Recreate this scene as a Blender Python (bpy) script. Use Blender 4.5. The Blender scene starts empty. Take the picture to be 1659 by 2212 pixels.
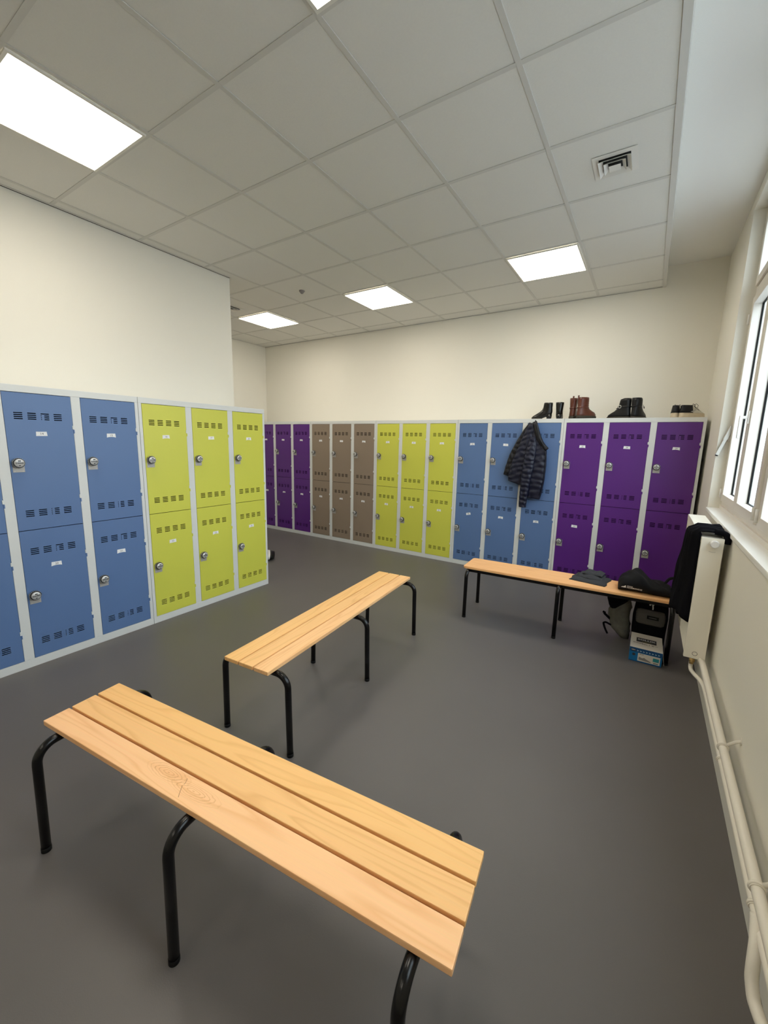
import bpy, bmesh, math, random
from mathutils import Vector, Matrix, noise
random.seed(4)
PI = math.pi
scene = bpy.context.scene
COL = scene.collection
R = math.radians

# ------------------------------------------------------------------ colour / materials
def lin(c):
    c = c / 255.0
    return c / 12.92 if c <= 0.04045 else ((c + 0.055) / 1.055) ** 2.4
def srgb(r, g, b): return (lin(r), lin(g), lin(b), 1.0)

def mat(name, col, rough=0.5, metal=0.0, spec=0.5, bump=0.0, bscale=200.0, var=0.0, vscale=8.0, emit=None, estr=0.0, coat=0.0, sheen=0.0):
    m = bpy.data.materials.new(name); m.use_nodes = True
    nt = m.node_tree; b = nt.nodes['Principled BSDF']
    b.inputs['Base Color'].default_value = col
    b.inputs['Roughness'].default_value = rough
    b.inputs['Metallic'].default_value = metal
    b.inputs['Specular IOR Level'].default_value = spec
    if coat: b.inputs['Coat Weight'].default_value = coat
    if sheen: b.inputs['Sheen Weight'].default_value = sheen
    tc = nt.nodes.new('ShaderNodeTexCoord')
    if var > 0:
        n = nt.nodes.new('ShaderNodeTexNoise'); n.inputs['Scale'].default_value = vscale; n.inputs['Detail'].default_value = 6
        nt.links.new(tc.outputs['Object'], n.inputs['Vector'])
        mx = nt.nodes.new('ShaderNodeMix'); mx.data_type = 'RGBA'
        a = tuple(max(0, c * (1 - var)) for c in col[:3]) + (1,)
        c2 = tuple(min(1, c * (1 + var)) for c in col[:3]) + (1,)
        mx.inputs['A'].default_value = a; mx.inputs['B'].default_value = c2
        nt.links.new(n.outputs['Fac'], mx.inputs['Factor'])
        nt.links.new(mx.outputs['Result'], b.inputs['Base Color'])
    if bump > 0:
        n2 = nt.nodes.new('ShaderNodeTexNoise'); n2.inputs['Scale'].default_value = bscale; n2.inputs['Detail'].default_value = 3
        nt.links.new(tc.outputs['Object'], n2.inputs['Vector'])
        bp = nt.nodes.new('ShaderNodeBump'); bp.inputs['Strength'].default_value = bump; bp.inputs['Distance'].default_value = 0.002
        nt.links.new(n2.outputs['Fac'], bp.inputs['Height']); nt.links.new(bp.outputs['Normal'], b.inputs['Normal'])
    if emit:
        b.inputs['Emission Color'].default_value = emit; b.inputs['Emission Strength'].default_value = estr
    return m

def wood_mat(name, base, dark, seed):
    m = bpy.data.materials.new(name); m.use_nodes = True
    nt = m.node_tree; b = nt.nodes['Principled BSDF']; L = nt.links.new
    b.inputs['Roughness'].default_value = 0.42
    b.inputs['Specular IOR Level'].default_value = 0.35
    tc = nt.nodes.new('ShaderNodeTexCoord')
    mp = nt.nodes.new('ShaderNodeMapping'); mp.inputs['Scale'].default_value = (0.7, 9.0, 9.0); mp.inputs['Location'].default_value = (seed * 3.7, seed * 1.3, seed)
    L(tc.outputs['Object'], mp.inputs['Vector'])
    n1 = nt.nodes.new('ShaderNodeTexNoise'); n1.inputs['Scale'].default_value = 1.3; n1.inputs['Detail'].default_value = 1.5
    L(mp.outputs['Vector'], n1.inputs['Vector'])
    # contour rings of a smooth stretched noise give cathedral grain
    mul = nt.nodes.new('ShaderNodeMath'); mul.operation = 'MULTIPLY'; mul.inputs[1].default_value = 9.0
    L(n1.outputs['Fac'], mul.inputs[0])
    fr = nt.nodes.new('ShaderNodeMath'); fr.operation = 'FRACT'; L(mul.outputs[0], fr.inputs[0])
    cr = nt.nodes.new('ShaderNodeValToRGB')
    cr.color_ramp.elements[0].position = 0.0; cr.color_ramp.elements[0].color = base
    cr.color_ramp.elements[1].position = 1.0; cr.color_ramp.elements[1].color = base
    e = cr.color_ramp.elements.new(0.86); e.color = dark
    e = cr.color_ramp.elements.new(0.55); e.color = base
    L(fr.outputs[0], cr.inputs['Fac'])
    mp2 = nt.nodes.new('ShaderNodeMapping'); mp2.inputs['Scale'].default_value = (6, 260, 60); L(tc.outputs['Object'], mp2.inputs['Vector'])
    n2 = nt.nodes.new('ShaderNodeTexNoise'); n2.inputs['Scale'].default_value = 1.0; n2.inputs['Detail'].default_value = 4; L(mp2.outputs['Vector'], n2.inputs['Vector'])
    mx = nt.nodes.new('ShaderNodeMix'); mx.data_type = 'RGBA'; mx.blend_type = 'MULTIPLY'; mx.inputs['Factor'].default_value = 0.10
    L(cr.outputs['Color'], mx.inputs['A']); L(n2.outputs['Color'], mx.inputs['B'])
    hs = nt.nodes.new('ShaderNodeHueSaturation'); hs.inputs['Saturation'].default_value = 1.0; hs.inputs['Value'].default_value = 1.16
    L(mx.outputs['Result'], hs.inputs['Color'])
    L(hs.outputs['Color'], b.inputs['Base Color'])
    return m

def add_knot(m, cx, cy, dark, ax=0.060, ay=0.018):
    """growth rings around a knot, drawn in plank coordinates"""
    nt = m.node_tree; b = nt.nodes['Principled BSDF']; L = nt.links.new
    src = b.inputs['Base Color'].links[0].from_socket
    tc = nt.nodes.new('ShaderNodeTexCoord'); mp = nt.nodes.new('ShaderNodeMapping'); mp.vector_type = 'TEXTURE'
    mp.inputs['Location'].default_value = (cx, cy, 0.02); mp.inputs['Scale'].default_value = (ax, ay, 1)
    L(tc.outputs['Object'], mp.inputs['Vector'])
    nz = nt.nodes.new('ShaderNodeTexNoise'); nz.inputs['Scale'].default_value = 1.2; L(mp.outputs['Vector'], nz.inputs['Vector'])
    ln = nt.nodes.new('ShaderNodeVectorMath'); ln.operation = 'LENGTH'; L(mp.outputs['Vector'], ln.inputs[0])
    ad = nt.nodes.new('ShaderNodeMath'); ad.operation = 'MULTIPLY_ADD'; L(nz.outputs['Fac'], ad.inputs[0]); ad.inputs[1].default_value = 0.5; L(ln.outputs['Value'], ad.inputs[2])
    ml = nt.nodes.new('ShaderNodeMath'); ml.operation = 'MULTIPLY'; L(ad.outputs[0], ml.inputs[0]); ml.inputs[1].default_value = 3.2
    fr = nt.nodes.new('ShaderNodeMath'); fr.operation = 'FRACT'; L(ml.outputs[0], fr.inputs[0])
    rp = nt.nodes.new('ShaderNodeValToRGB'); rp.color_ramp.elements[0].position = 0.72; rp.color_ramp.elements[0].color = (0, 0, 0, 1)
    rp.color_ramp.elements[1].position = 0.95; rp.color_ramp.elements[1].color = (1, 1, 1, 1); L(fr.outputs[0], rp.inputs['Fac'])
    fo = nt.nodes.new('ShaderNodeMapRange'); L(ln.outputs['Value'], fo.inputs['Value']); fo.inputs['From Min'].default_value = 0.9; fo.inputs['From Max'].default_value = 1.9; fo.inputs['To Min'].default_value = 0.8; fo.inputs['To Max'].default_value = 0.0
    mu = nt.nodes.new('ShaderNodeMath'); mu.operation = 'MULTIPLY'; L(rp.outputs['Color'], mu.inputs[0]); L(fo.outputs['Result'], mu.inputs[1])
    mx = nt.nodes.new('ShaderNodeMix'); mx.data_type = 'RGBA'; L(mu.outputs[0], mx.inputs['Factor']); L(src, mx.inputs['A']); mx.inputs['B'].default_value = dark
    L(mx.outputs['Result'], b.inputs['Base Color'])

M = {}
M['wall'] = mat('wall_paint', (0.80, 0.775, 0.70, 1), 0.75, bump=0.25, bscale=320)
M['wall_cool'] = mat('reveal_paint', (0.80, 0.79, 0.76, 1), 0.6, bump=0.2, bscale=320)
M['plaster'] = mat('plaster_ceiling', (0.80, 0.79, 0.76, 1), 0.8, bump=0.2, bscale=300)
M['tile'] = mat('ceiling_tile', (0.70, 0.69, 0.655, 1), 0.9, bump=0.4, bscale=500, var=0.03, vscale=90)
M['grid'] = mat('ceiling_grid_bar', (0.58, 0.57, 0.54, 1), 0.6)
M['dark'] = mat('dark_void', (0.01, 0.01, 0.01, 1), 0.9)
def floor_mat():
    m = mat('vinyl_floor', (0.115, 0.105, 0.10, 1), 0.42, spec=0.4, bump=0.15, bscale=260)
    nt = m.node_tree; b = nt.nodes['Principled BSDF']; L = nt.links.new
    tc = nt.nodes.new('ShaderNodeTexCoord')
    n1 = nt.nodes.new('ShaderNodeTexNoise'); n1.inputs['Scale'].default_value = 900; n1.inputs['Detail'].default_value = 2; L(tc.outputs['Object'], n1.inputs['Vector'])
    n2 = nt.nodes.new('ShaderNodeTexNoise'); n2.inputs['Scale'].default_value = 1.1; n2.inputs['Detail'].default_value = 4; L(tc.outputs['Object'], n2.inputs['Vector'])
    a = nt.nodes.new('ShaderNodeMix'); a.data_type = 'RGBA'; a.inputs['A'].default_value = (0.114, 0.105, 0.102, 1); a.inputs['B'].default_value = (0.152, 0.140, 0.136, 1)
    L(n1.outputs['Fac'], a.inputs['Factor'])
    c = nt.nodes.new('ShaderNodeMix'); c.data_type = 'RGBA'; c.blend_type = 'MULTIPLY'; c.inputs['Factor'].default_value = 0.25
    L(a.outputs['Result'], c.inputs['A']); L(n2.outputs['Fac'], c.inputs['B'])
    L(c.outputs['Result'], b.inputs['Base Color'])
    return m
M['floor'] = floor_mat()
M['base'] = mat('baseboard_paint', (0.66, 0.65, 0.61, 1), 0.5)
M['pipe'] = mat('pipe_paint', (0.78, 0.74, 0.66, 1), 0.4)
M['frame_grey'] = mat('locker_light_grey', (0.68, 0.70, 0.70, 1), 0.42, bump=0.12, bscale=500)
M['inside'] = mat('locker_inside_shade', (0.006, 0.006, 0.008, 1), 0.9, spec=0.1)  # near-black: shade of the closed lockers put into the colour
M['blue'] = mat('door_blue', (0.10, 0.18, 0.375, 1), 0.42, bump=0.15, bscale=500)
M['green'] = mat('door_lime_green', (0.62, 0.63, 0.085, 1), 0.42, bump=0.15, bscale=500)
M['purple'] = mat('door_purple', (0.095, 0.013, 0.205, 1), 0.40, bump=0.15, bscale=500)
M['taupe'] = mat('door_taupe', (0.26, 0.20, 0.15, 1), 0.42, bump=0.15, bscale=500)
M['paper'] = mat('paper_label', (0.82, 0.83, 0.86, 1), 0.7)
M['ink'] = mat('ink', (0.03, 0.03, 0.035, 1), 0.7)
M['chrome'] = mat('lock_silver', (0.60, 0.60, 0.60, 1), 0.35, metal=0.35)
M['plate'] = mat('lock_plate_grey', (0.44, 0.42, 0.40, 1), 0.5, metal=0.2)
M['lockblack'] = mat('lock_black', (0.02, 0.02, 0.022, 1), 0.4)
M['wood_a'] = wood_mat('beech_plank_a', srgb(232, 184, 132), srgb(222, 170, 118), 1)
M['wood_b'] = wood_mat('beech_plank_b', srgb(228, 180, 122), srgb(218, 168, 110), 5)
M['wood_c'] = wood_mat('beech_plank_c', srgb(228, 180, 118), srgb(220, 170, 108), 9)
M['wood_knot'] = wood_mat('beech_plank_knotty', srgb(234, 186, 138), srgb(226, 174, 124), 1)
add_knot(M['wood_knot'], -0.165, 0.060, srgb(200, 140, 88)); add_knot(M['wood_knot'], -0.035, 0.048, srgb(204, 146, 92), 0.070, 0.016)
M['crack'] = mat('wood_crack', srgb(110, 66, 38), 0.8)
M['wood_board'] = wood_mat('beech_board', srgb(228, 176, 122), srgb(220, 166, 112), 3)
M['tube'] = mat('black_tube', (0.0025, 0.0025, 0.003, 1), 0.25, spec=0.32)
M['white_frame'] = mat('window_pvc', (0.72, 0.68, 0.62, 1), 0.35)
M['rad'] = mat('radiator_white', (0.86, 0.82, 0.72, 1), 0.35)
M['rubber'] = mat('black_rubber', (0.004, 0.004, 0.004, 1), 0.6, spec=0.2)
M['lamp'] = mat('lamp_diffuser', (0.9, 0.9, 0.88, 1), 0.4, emit=(1.0, 0.915, 0.77, 1), estr=16.0)
M['lampframe'] = mat('lamp_frame', (0.72, 0.70, 0.64, 1), 0.4)
M['ventw'] = mat('vent_white', (0.72, 0.70, 0.66, 1), 0.45)
def glass_mat():
    m = bpy.data.materials.new('window_glass'); m.use_nodes = True
    nt = m.node_tree
    for n in list(nt.nodes):
        if n.type != 'OUTPUT_MATERIAL': nt.nodes.remove(n)
    out = [n for n in nt.nodes if n.type == 'OUTPUT_MATERIAL'][0]
    tr = nt.nodes.new('ShaderNodeBsdfTransparent'); tr.inputs['Color'].default_value = (0.93, 0.97, 0.98, 1)
    gl = nt.nodes.new('ShaderNodeBsdfGlossy'); gl.inputs['Roughness'].default_value = 0.02
    mx = nt.nodes.new('ShaderNodeMixShader')
    lw = nt.nodes.new('ShaderNodeLayerWeight'); lw.inputs['Blend'].default_value = 0.5
    pw = nt.nodes.new('ShaderNodeMath'); pw.operation = 'POWER'; pw.inputs[1].default_value = 5.0
    fr = nt.nodes.new('ShaderNodeMath'); fr.operation = 'MULTIPLY_ADD'; fr.inputs[1].default_value = 0.45; fr.inputs[2].default_value = 0.03
    nt.links.new(lw.outputs['Facing'], pw.inputs[0]); nt.links.new(pw.outputs[0], fr.inputs[0])
    nt.links.new(fr.outputs[0], mx.inputs[0]); nt.links.new(tr.outputs[0], mx.inputs[1]); nt.links.new(gl.outputs[0], mx.inputs[2])
    nt.links.new(mx.outputs[0], out.inputs['Surface'])
    return m
M['glass'] = glass_mat()
M['navy'] = mat('navy_nylon', (0.007, 0.009, 0.026, 1), 0.42, spec=0.4, bump=0.5, bscale=60)
M['navydark'] = mat('charcoal_nylon', (0.008, 0.008, 0.011, 1), 0.45, spec=0.35, bump=0.5, bscale=60)
M['blackcloth'] = mat('black_fabric', (0.004, 0.004, 0.006, 1), 0.9, spec=0.08, bump=0.4, bscale=120)
M['bag'] = mat('black_bag_fabric', (0.009, 0.009, 0.010, 1), 0.75, spec=0.15, bump=0.4, bscale=150)
M['greycloth'] = mat('grey_fabric', (0.045, 0.047, 0.052, 1), 0.9, spec=0.1, bump=0.5, bscale=300, var=0.25, vscale=400)
M['olive'] = mat('olive_grey_fabric', (0.125, 0.12, 0.10, 1), 0.85, bump=0.8, bscale=60, var=0.5, vscale=20)
M['greybag'] = mat('grey_bag_fabric', (0.085, 0.08, 0.075, 1), 0.8, bump=0.4, bscale=200)
M['leather_black'] = mat('black_leather', (0.004, 0.004, 0.004, 1), 0.22, spec=0.45, bump=0.35, bscale=60)
M['leather_matte'] = mat('black_leather_soft', (0.006, 0.006, 0.007, 1), 0.42, spec=0.3, bump=0.5, bscale=60)
M['leather_brown'] = mat('brown_leather', (0.10, 0.026, 0.014, 1), 0.33, spec=0.5, bump=0.6, bscale=45, var=0.45, vscale=22)
M['sole_brown'] = mat('dark_sole', (0.035, 0.028, 0.018, 1), 0.7)
M['sole_cream'] = mat('cream_sole', (0.60, 0.50, 0.36, 1), 0.6, var=0.15, vscale=40)
M['white_rubber'] = mat('white_rubber', (0.75, 0.73, 0.70, 1), 0.5)
M['suede_white'] = mat('white_upper', (0.60, 0.57, 0.50, 1), 0.7)
M['box_blue'] = mat('carton_blue', srgb(0, 105, 165), 0.5)
M['box_deep'] = mat('carton_deep_blue', srgb(0, 70, 125), 0.5)
M['box_white'] = mat('carton_white', (0.68, 0.64, 0.58, 1), 0.6)
M['teal'] = mat('teal_print', srgb(40, 140, 150), 0.6)
M['greyprint'] = mat('grey_print', (0.25, 0.23, 0.22, 1), 0.6)
M['lightprint'] = mat('pale_blue_print', (0.55, 0.72, 0.85, 1), 0.6)
M['yellowprint'] = mat('yellow_print', (0.45, 0.36, 0.05, 1), 0.6)
M['whiteprint'] = mat('white_print', (0.8, 0.8, 0.82, 1), 0.6)
M['brass'] = mat('brass', (0.45, 0.30, 0.12, 1), 0.35, metal=0.8)
M['steel'] = mat('steel', (0.62, 0.61, 0.58, 1), 0.32, metal=0.7)

# ------------------------------------------------------------------ object helpers
def link(o, parent=None):
    COL.objects.link(o)
    if parent is not None: o.parent = parent
    return o
def empty(name, loc=(0, 0, 0), rz=0.0):
    o = bpy.data.objects.new(name, None); o.empty_display_size = 0.05
    o.location = loc; o.rotation_euler = (0, 0, rz); return link(o)
def tag(o, label, cat, group=None):
    o['label'] = label; o['category'] = cat
    if group: o['group'] = group
    return o

class MB:
    """collects shapes with material slots, builds ONE mesh object"""
    def __init__(self): self.v = []; self.f = []; self.mi = []; self.mats = []; self.sm = []
    def slot(self, m):
        if m not in self.mats: self.mats.append(m)
        return self.mats.index(m)
    def add(self, vs, fs, m, smooth=False, T=None):
        s = self.slot(m); o = len(self.v)
        for p in vs:
            p = Vector(p)
            if T is not None: p = T @ p
            self.v.append(tuple(p))
        for f in fs:
            self.f.append([i + o for i in f]); self.mi.append(s); self.sm.append(smooth)
        return self
    def box(self, x0, y0, z0, x1, y1, z1, m, T=None, bev=0.0):
        if bev > 0:
            bm = bmesh.new(); bmesh.ops.create_cube(bm, size=1)
            for v in bm.verts:
                v.co = Vector(((x0 + x1) / 2 + v.co.x * (x1 - x0), (y0 + y1) / 2 + v.co.y * (y1 - y0), (z0 + z1) / 2 + v.co.z * (z1 - z0)))
            bmesh.ops.bevel(bm, geom=list(bm.edges), offset=bev, segments=2, affect='EDGES', profile=0.6)
            self.bm(bm, m, T=T); return self
        vs = [(x0, y0, z0), (x1, y0, z0), (x1, y1, z0), (x0, y1, z0), (x0, y0, z1), (x1, y0, z1), (x1, y1, z1), (x0, y1, z1)]
        fs = [(0, 3, 2, 1), (4, 5, 6, 7), (0, 1, 5, 4), (1, 2, 6, 5), (2, 3, 7, 6), (3, 0, 4, 7)]
        return self.add(vs, fs, m, T=T)
    def bm(self, bm, m, smooth=False, T=None):
        bm.verts.ensure_lookup_table(); bm.verts.index_update()
        self.add([v.co.copy() for v in bm.verts], [[v.index for v in f.verts] for f in bm.faces], m, smooth, T)
        bm.free(); return self
    def mesh(self, me, m, T=None):
        self.add([v.co.copy() for v in me.vertices], [list(p.vertices) for p in me.polygons], m, False, T); return self
    def tube(self, pts, r, m, n=14, cap=True, T=None):
        pts = [Vector(p) for p in pts]; vs = []; fs = []
        rs = r if isinstance(r, (list, tuple)) else [r] * len(pts)
        t0 = (pts[1] - pts[0]).normalized()
        up = Vector((0, 0, 1)) if abs(t0.z) < 0.9 else Vector((1, 0, 0))
        a = t0.cross(up).normalized()
        for i, p in enumerate(pts):
            t = (pts[min(i + 1, len(pts) - 1)] - pts[max(i - 1, 0)]).normalized()
            a = (a - t * a.dot(t)).normalized(); b = t.cross(a)
            for k in range(n):
                an = 2 * PI * k / n
                vs.append(p + a * math.cos(an) * rs[i] + b * math.sin(an) * rs[i])
        for i in range(len(pts) - 1):
            for k in range(n):
                k2 = (k + 1) % n
                fs.append((i * n + k, i * n + k2, (i + 1) * n + k2, (i + 1) * n + k))
        self.add(vs, fs, m, True, T)
        if cap:
            self.add(vs[:n], [list(range(n))[::-1]], m, False, T); self.add(vs[-n:], [list(range(n))], m, False, T)
        return self
    def lathe(self, prof, m, n=28, T=None, smooth=True):
        vs = []; fs = []
        for r, z in prof:
            for k in range(n):
                an = 2 * PI * k / n; vs.append((r * math.cos(an), r * math.sin(an), z))
        for i in range(len(prof) - 1):
            for k in range(n):
                k2 = (k + 1) % n; fs.append((i * n + k, i * n + k2, (i + 1) * n + k2, (i + 1) * n + k))
        self.add(vs, fs, m, smooth, T)
        self.add(vs[:n], [list(range(n))[::-1]], m, False, T); self.add(vs[-n:], [list(range(n))], m, False, T)
        return self
    def rings(self, rings, m, smooth=True, T=None, caps=True):
        n = len(rings[0]); vs = [p for r in rings for p in r]; fs = []
        for i in range(len(rings) - 1):
            for k in range(n):
                k2 = (k + 1) % n; fs.append((i * n + k, i * n + k2, (i + 1) * n + k2, (i + 1) * n + k))
        if caps:
            fs.append(list(range(n))[::-1]); fs.append([(len(rings) - 1) * n + k for k in range(n)])
        return self.add(vs, fs, m, smooth, T)
    def data(self, name):
        me = bpy.data.meshes.new(name)
        me.from_pydata(self.v, [], self.f)
        for m in self.mats: me.materials.append(m)
        for p, s, sm in zip(me.polygons, self.mi, self.sm):
            p.material_index = s; p.use_smooth = sm
        me.validate(); me.update(); return me
    def build(self, name, parent=None):
        me = self.data(name)
        bm = bmesh.new(); bm.from_mesh(me); bmesh.ops.remove_doubles(bm, verts=bm.verts, dist=1e-6)
        bmesh.ops.recalc_face_normals(bm, faces=bm.faces); bm.to_mesh(me); bm.free()
        o = bpy.data.objects.new(name, me); return link(o, parent)
    def build_raw(self, name, parent=None):
        return link(bpy.data.objects.new(name, self.data(name)), parent)

def struct(name, mb, parent=None):
    o = mb.build(name, parent); o['kind'] = 'structure'; return o

_tc = {}
def text_mesh(s, size=1.0, bold=False, depth=0.0):
    key = (s, size, depth)
    if key in _tc: return _tc[key]
    cu = bpy.data.curves.new('lettering', 'FONT'); cu.body = s; cu.size = size; cu.align_x = 'CENTER'; cu.align_y = 'CENTER'
    cu.resolution_u = 2; cu.extrude = depth
    if bold: cu.offset = size * 0.02
    o = bpy.data.objects.new('lettering', cu); COL.objects.link(o)
    dg = bpy.context.evaluated_depsgraph_get(); dg.update()
    me = bpy.data.meshes.new_from_object(o.evaluated_get(dg))
    bpy.data.objects.remove(o); _tc[key] = me
    return me

# ------------------------------------------------------------------ measurements
D = 5.215            # back wall
YF = 4.758           # front of the back lockers
XL = -3.252          # front of the left lockers
H = 3.111            # tile ceiling
HU = 3.295           # plaster ceiling by the window
XW = 0.437           # right wall face
XT = -0.045          # right edge of tile ceiling
XPL = -3.768         # left partition face
YPL = 2.886          # where the left partition ends
XA = -5.90           # alcove side wall
YB = -3.2            # wall behind the camera
GX, GY = -2.4502, 0.7995

# ------------------------------------------------------------------ room shell
struct('floor', MB().box(XA - .2, YB - .2, -0.1, 0.75, D + .2, 0.0, M['floor']))
struct('wall_back', MB().box(XA - .2, D, 0, 0.75, D + 0.2, 3.6, M['wall']))
struct('wall_left', MB().box(XA - .05, YB, 0, XPL, YPL, 3.45, M['wall']))
struct('wall_alcove', MB().box(XA - .2, YPL + 0.001, 0, XA, D, 3.6, M['wall']))
struct('wall_front', MB().box(XPL - .02, YB - .2, 0, 0.75, YB, 3.6, M['wall']))
# right wall with window opening
WY0, WY1, WZ0, WZ1 = 0.235, 4.142, 1.055, 3.205
wr = MB()
T_ = 0.178
for (y0, y1, z0, z1) in ((YB, D, 0, WZ0 - 0.03), (YB, WY0, WZ0 - 0.03, 3.6), (WY1, D, WZ0 - 0.03, 3.6), (WY0, WY1, WZ1, 3.6)):
    wr.box(XW, y0, z0, XW + T_, y1, z1, M['wall'])
struct('wall_right', wr)
# window sill board (slightly overhanging, rounded nose)
struct('trim_1', MB().box(XW - 0.012, WY0 - 0.002, WZ0 - 0.029, XW + 0.10, WY1 - 0.001, WZ0, M['wall_cool'], bev=0.006))
# baseboards
struct('baseboard_right', MB().box(XW - 0.009, YB, 0, XW - 0.0005, D - 0.001, 0.10, M['base'], bev=0.002))
struct('baseboard_left', MB().box(XPL + 0.0005, YB, 0, XPL + 0.01, 0.42, 0.10, M['base']))
# ceiling
cl = MB()
cl.box(XA, YPL, H, XPL, D, H + 0.02, M['tile'])
cl.box(XPL + 0.012, YB, H, XT - 0.03, D, H + 0.02, M['tile'])
cl.box(XPL, YPL, H, XPL + 0.013, D, H + 0.02, M['tile'])
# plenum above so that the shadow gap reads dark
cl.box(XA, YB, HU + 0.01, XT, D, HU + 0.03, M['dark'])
ceil = struct('ceiling', cl)
gr = MB(); gz0, gz1 = H - 0.0035, H - 0.0005
w2 = 0.012
for i in range(-6, 4):
    x = GX + 0.6 * i
    if x < XPL: gr.box(x - w2, YPL + .02, gz0, x + w2, D - 0.02, gz1, M['grid'])
    else: gr.box(x - w2, YB + .02, gz0, x + w2, D - 0.02, gz1, M['grid'])
for j in range(-6, 8):
    y = GY + 0.6 * j
    x0 = XPL + 0.014 if y < YPL else XA + 0.02
    gr.box(x0, y - w2, gz0 + 0.0004, XT - 0.032, y + w2, gz1, M['grid'])
struct('ceiling_grid', gr, ceil)
# perimeter trim and fascia at the raised edge
tr = MB()
tr.box(XT - 0.032, YB, H - 0.006, XT, D, HU + 0.01, M['grid'])
struct('trim_2', tr)
tr = MB()
tr.box(XA + .001, D - 0.022, H - 0.003, XT - 0.033, D - 0.004, H - 0.0003, M['grid'])
tr.box(XA + .001, YPL + .02, H - 0.003, XA + 0.02, D - 0.022, H - 0.0003, M['grid'])
tr.box(XPL + 0.008, YB, H - 0.003, XPL + 0.026, YPL, H - 0.0003, M['grid'])
struct('trim_3', tr)
struct('ceiling_plaster', MB().box(XT, YB, HU, XW + 0.02, D, HU + 0.05, M['plaster']))
# thin near-black strips that paint in the shadow line along the wall tops
tr = MB()
tr.box(XA, D - 0.004, H - 0.004, XT - 0.03, D - 0.0002, H - 0.0002, M['dark'])
tr.box(XPL + 0.0002, YB, H - 0.004, XPL + 0.006, YPL, H - 0.0002, M['dark'])
struct('shadow_line', tr)

# ------------------------------------------------------------------ windows
XG = 0.520
def window(n, y0, y1, lab):
    root = empty('window_%d' % n, (XG, (y0 + y1) / 2, WZ0)); root['kind'] = 'structure'
    h0, h1, hy = WZ0, WZ1, (y1 - y0) / 2
    L = lambda z: z - WZ0
    zt = 2.60
    f = MB()
    fw = 0.040
    W = M['white_frame']
    f.box(0.0, -hy, 0, 0.085, -hy + fw, h1 - h0, W); f.box(0.0, hy - fw, 0, 0.085, hy, h1 - h0, W)
    f.box(0.0, -hy + fw, 0, 0.085, hy - fw, 0.06, W); f.box(0.0, -hy + fw, h1 - h0 - fw, 0.085, hy - fw, h1 - h0, W)
    f.box(0.0, -hy + fw, L(zt), 0.085, hy - fw, L(zt) + 0.07, W)
    f.box(-0.012, -hy, 0.0, 0.0, hy, 0.028, W)
    a = f.build('window_frame', root)
    iy = hy - fw - 0.003
    def sash(name, ya, yb, za, zb, handle=0, hinge=0):
        s = MB(); sw = 0.055; x0, x1 = -0.014, 0.052
        s.box(x0, ya, za, x1, ya + sw, zb, W, bev=0.003); s.box(x0, yb - sw, za, x1, yb, zb, W, bev=0.003)
        s.box(x0, ya + sw, za, x1, yb - sw, za + sw, W, bev=0.003); s.box(x0, ya + sw, zb - sw, x1, yb - sw, zb, W, bev=0.003)
        o = s.build(name, root)
        g = MB(); e = 0.005
        for q in ((ya + sw, za + sw, ya + sw + e, zb - sw), (yb - sw - e, za + sw, yb - sw, zb - sw)):
            g.box(0.035, q[0], q[1], 0.0455, q[2], q[3], M['rubber'])
        for q in ((ya + sw + e, za + sw, yb - sw - e, za + sw + e), (ya + sw + e, zb - sw - e, yb - sw - e, zb - sw)):
            g.box(0.035, q[0], q[1], 0.0455, q[2], q[3], M['rubber'])
        g.build('window_seal', o)
        p = MB(); p.box(0.0415, ya + sw + e, za + sw + e, 0.0440, yb - sw - e, zb - sw - e, M['glass'])
        p.build('pane', o)
        if handle:
            k = MB(); yh = ya + sw / 2 if handle < 0 else yb - sw / 2; zh = 0.66
            k.box(x0 - 0.012, yh - 0.014, zh - 0.04, x0, yh + 0.014, zh + 0.04, M['white_rubber'], bev=0.004)
            k.box(x0 - 0.045, yh - 0.009, zh - 0.009, x0 - 0.010, yh + 0.009, zh + 0.009, M['white_rubber'], bev=0.003)
            k.box(x0 - 0.052, yh - 0.010, zh - 0.13, x0 - 0.038, yh + 0.010, zh + 0.012, M['white_rubber'], bev=0.004)
            k.build('window_handle', o)
        if hinge:
            yy = ya if hinge < 0 else yb
            for zz in (0.12, L(zt) - 0.15):
                q = MB(); q.tube([(x0 - 0.006, yy, zz - 0.035), (x0 - 0.006, yy, zz + 0.035)], 0.008, M['white_rubber'])
                q.build('hinge', o)
        return o
    za, zb = 0.063, L(zt) - 0.003
    sash('sash', -iy, -0.002, za, zb, handle=1, hinge=-1)
    sash('sash', 0.002, iy, za, zb, handle=0, hinge=1)
    sash('top_light', -iy, iy, L(zt) + 0.073, h1 - h0 - fw - 0.003)
    root['label'] = lab
wn = (WY1 - WY0) / 3
window(1, WY1 - wn + .0005, WY1 - .0005, 'white double casement window beyond the radiator, nearest the lockers')
window(2, WY1 - 2 * wn + .0005, WY1 - wn - .0005, 'white double casement window, middle one of the row')
window(3, WY0 + .0005, WY0 + wn - .0005, 'white double casement window nearest the camera')
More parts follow.
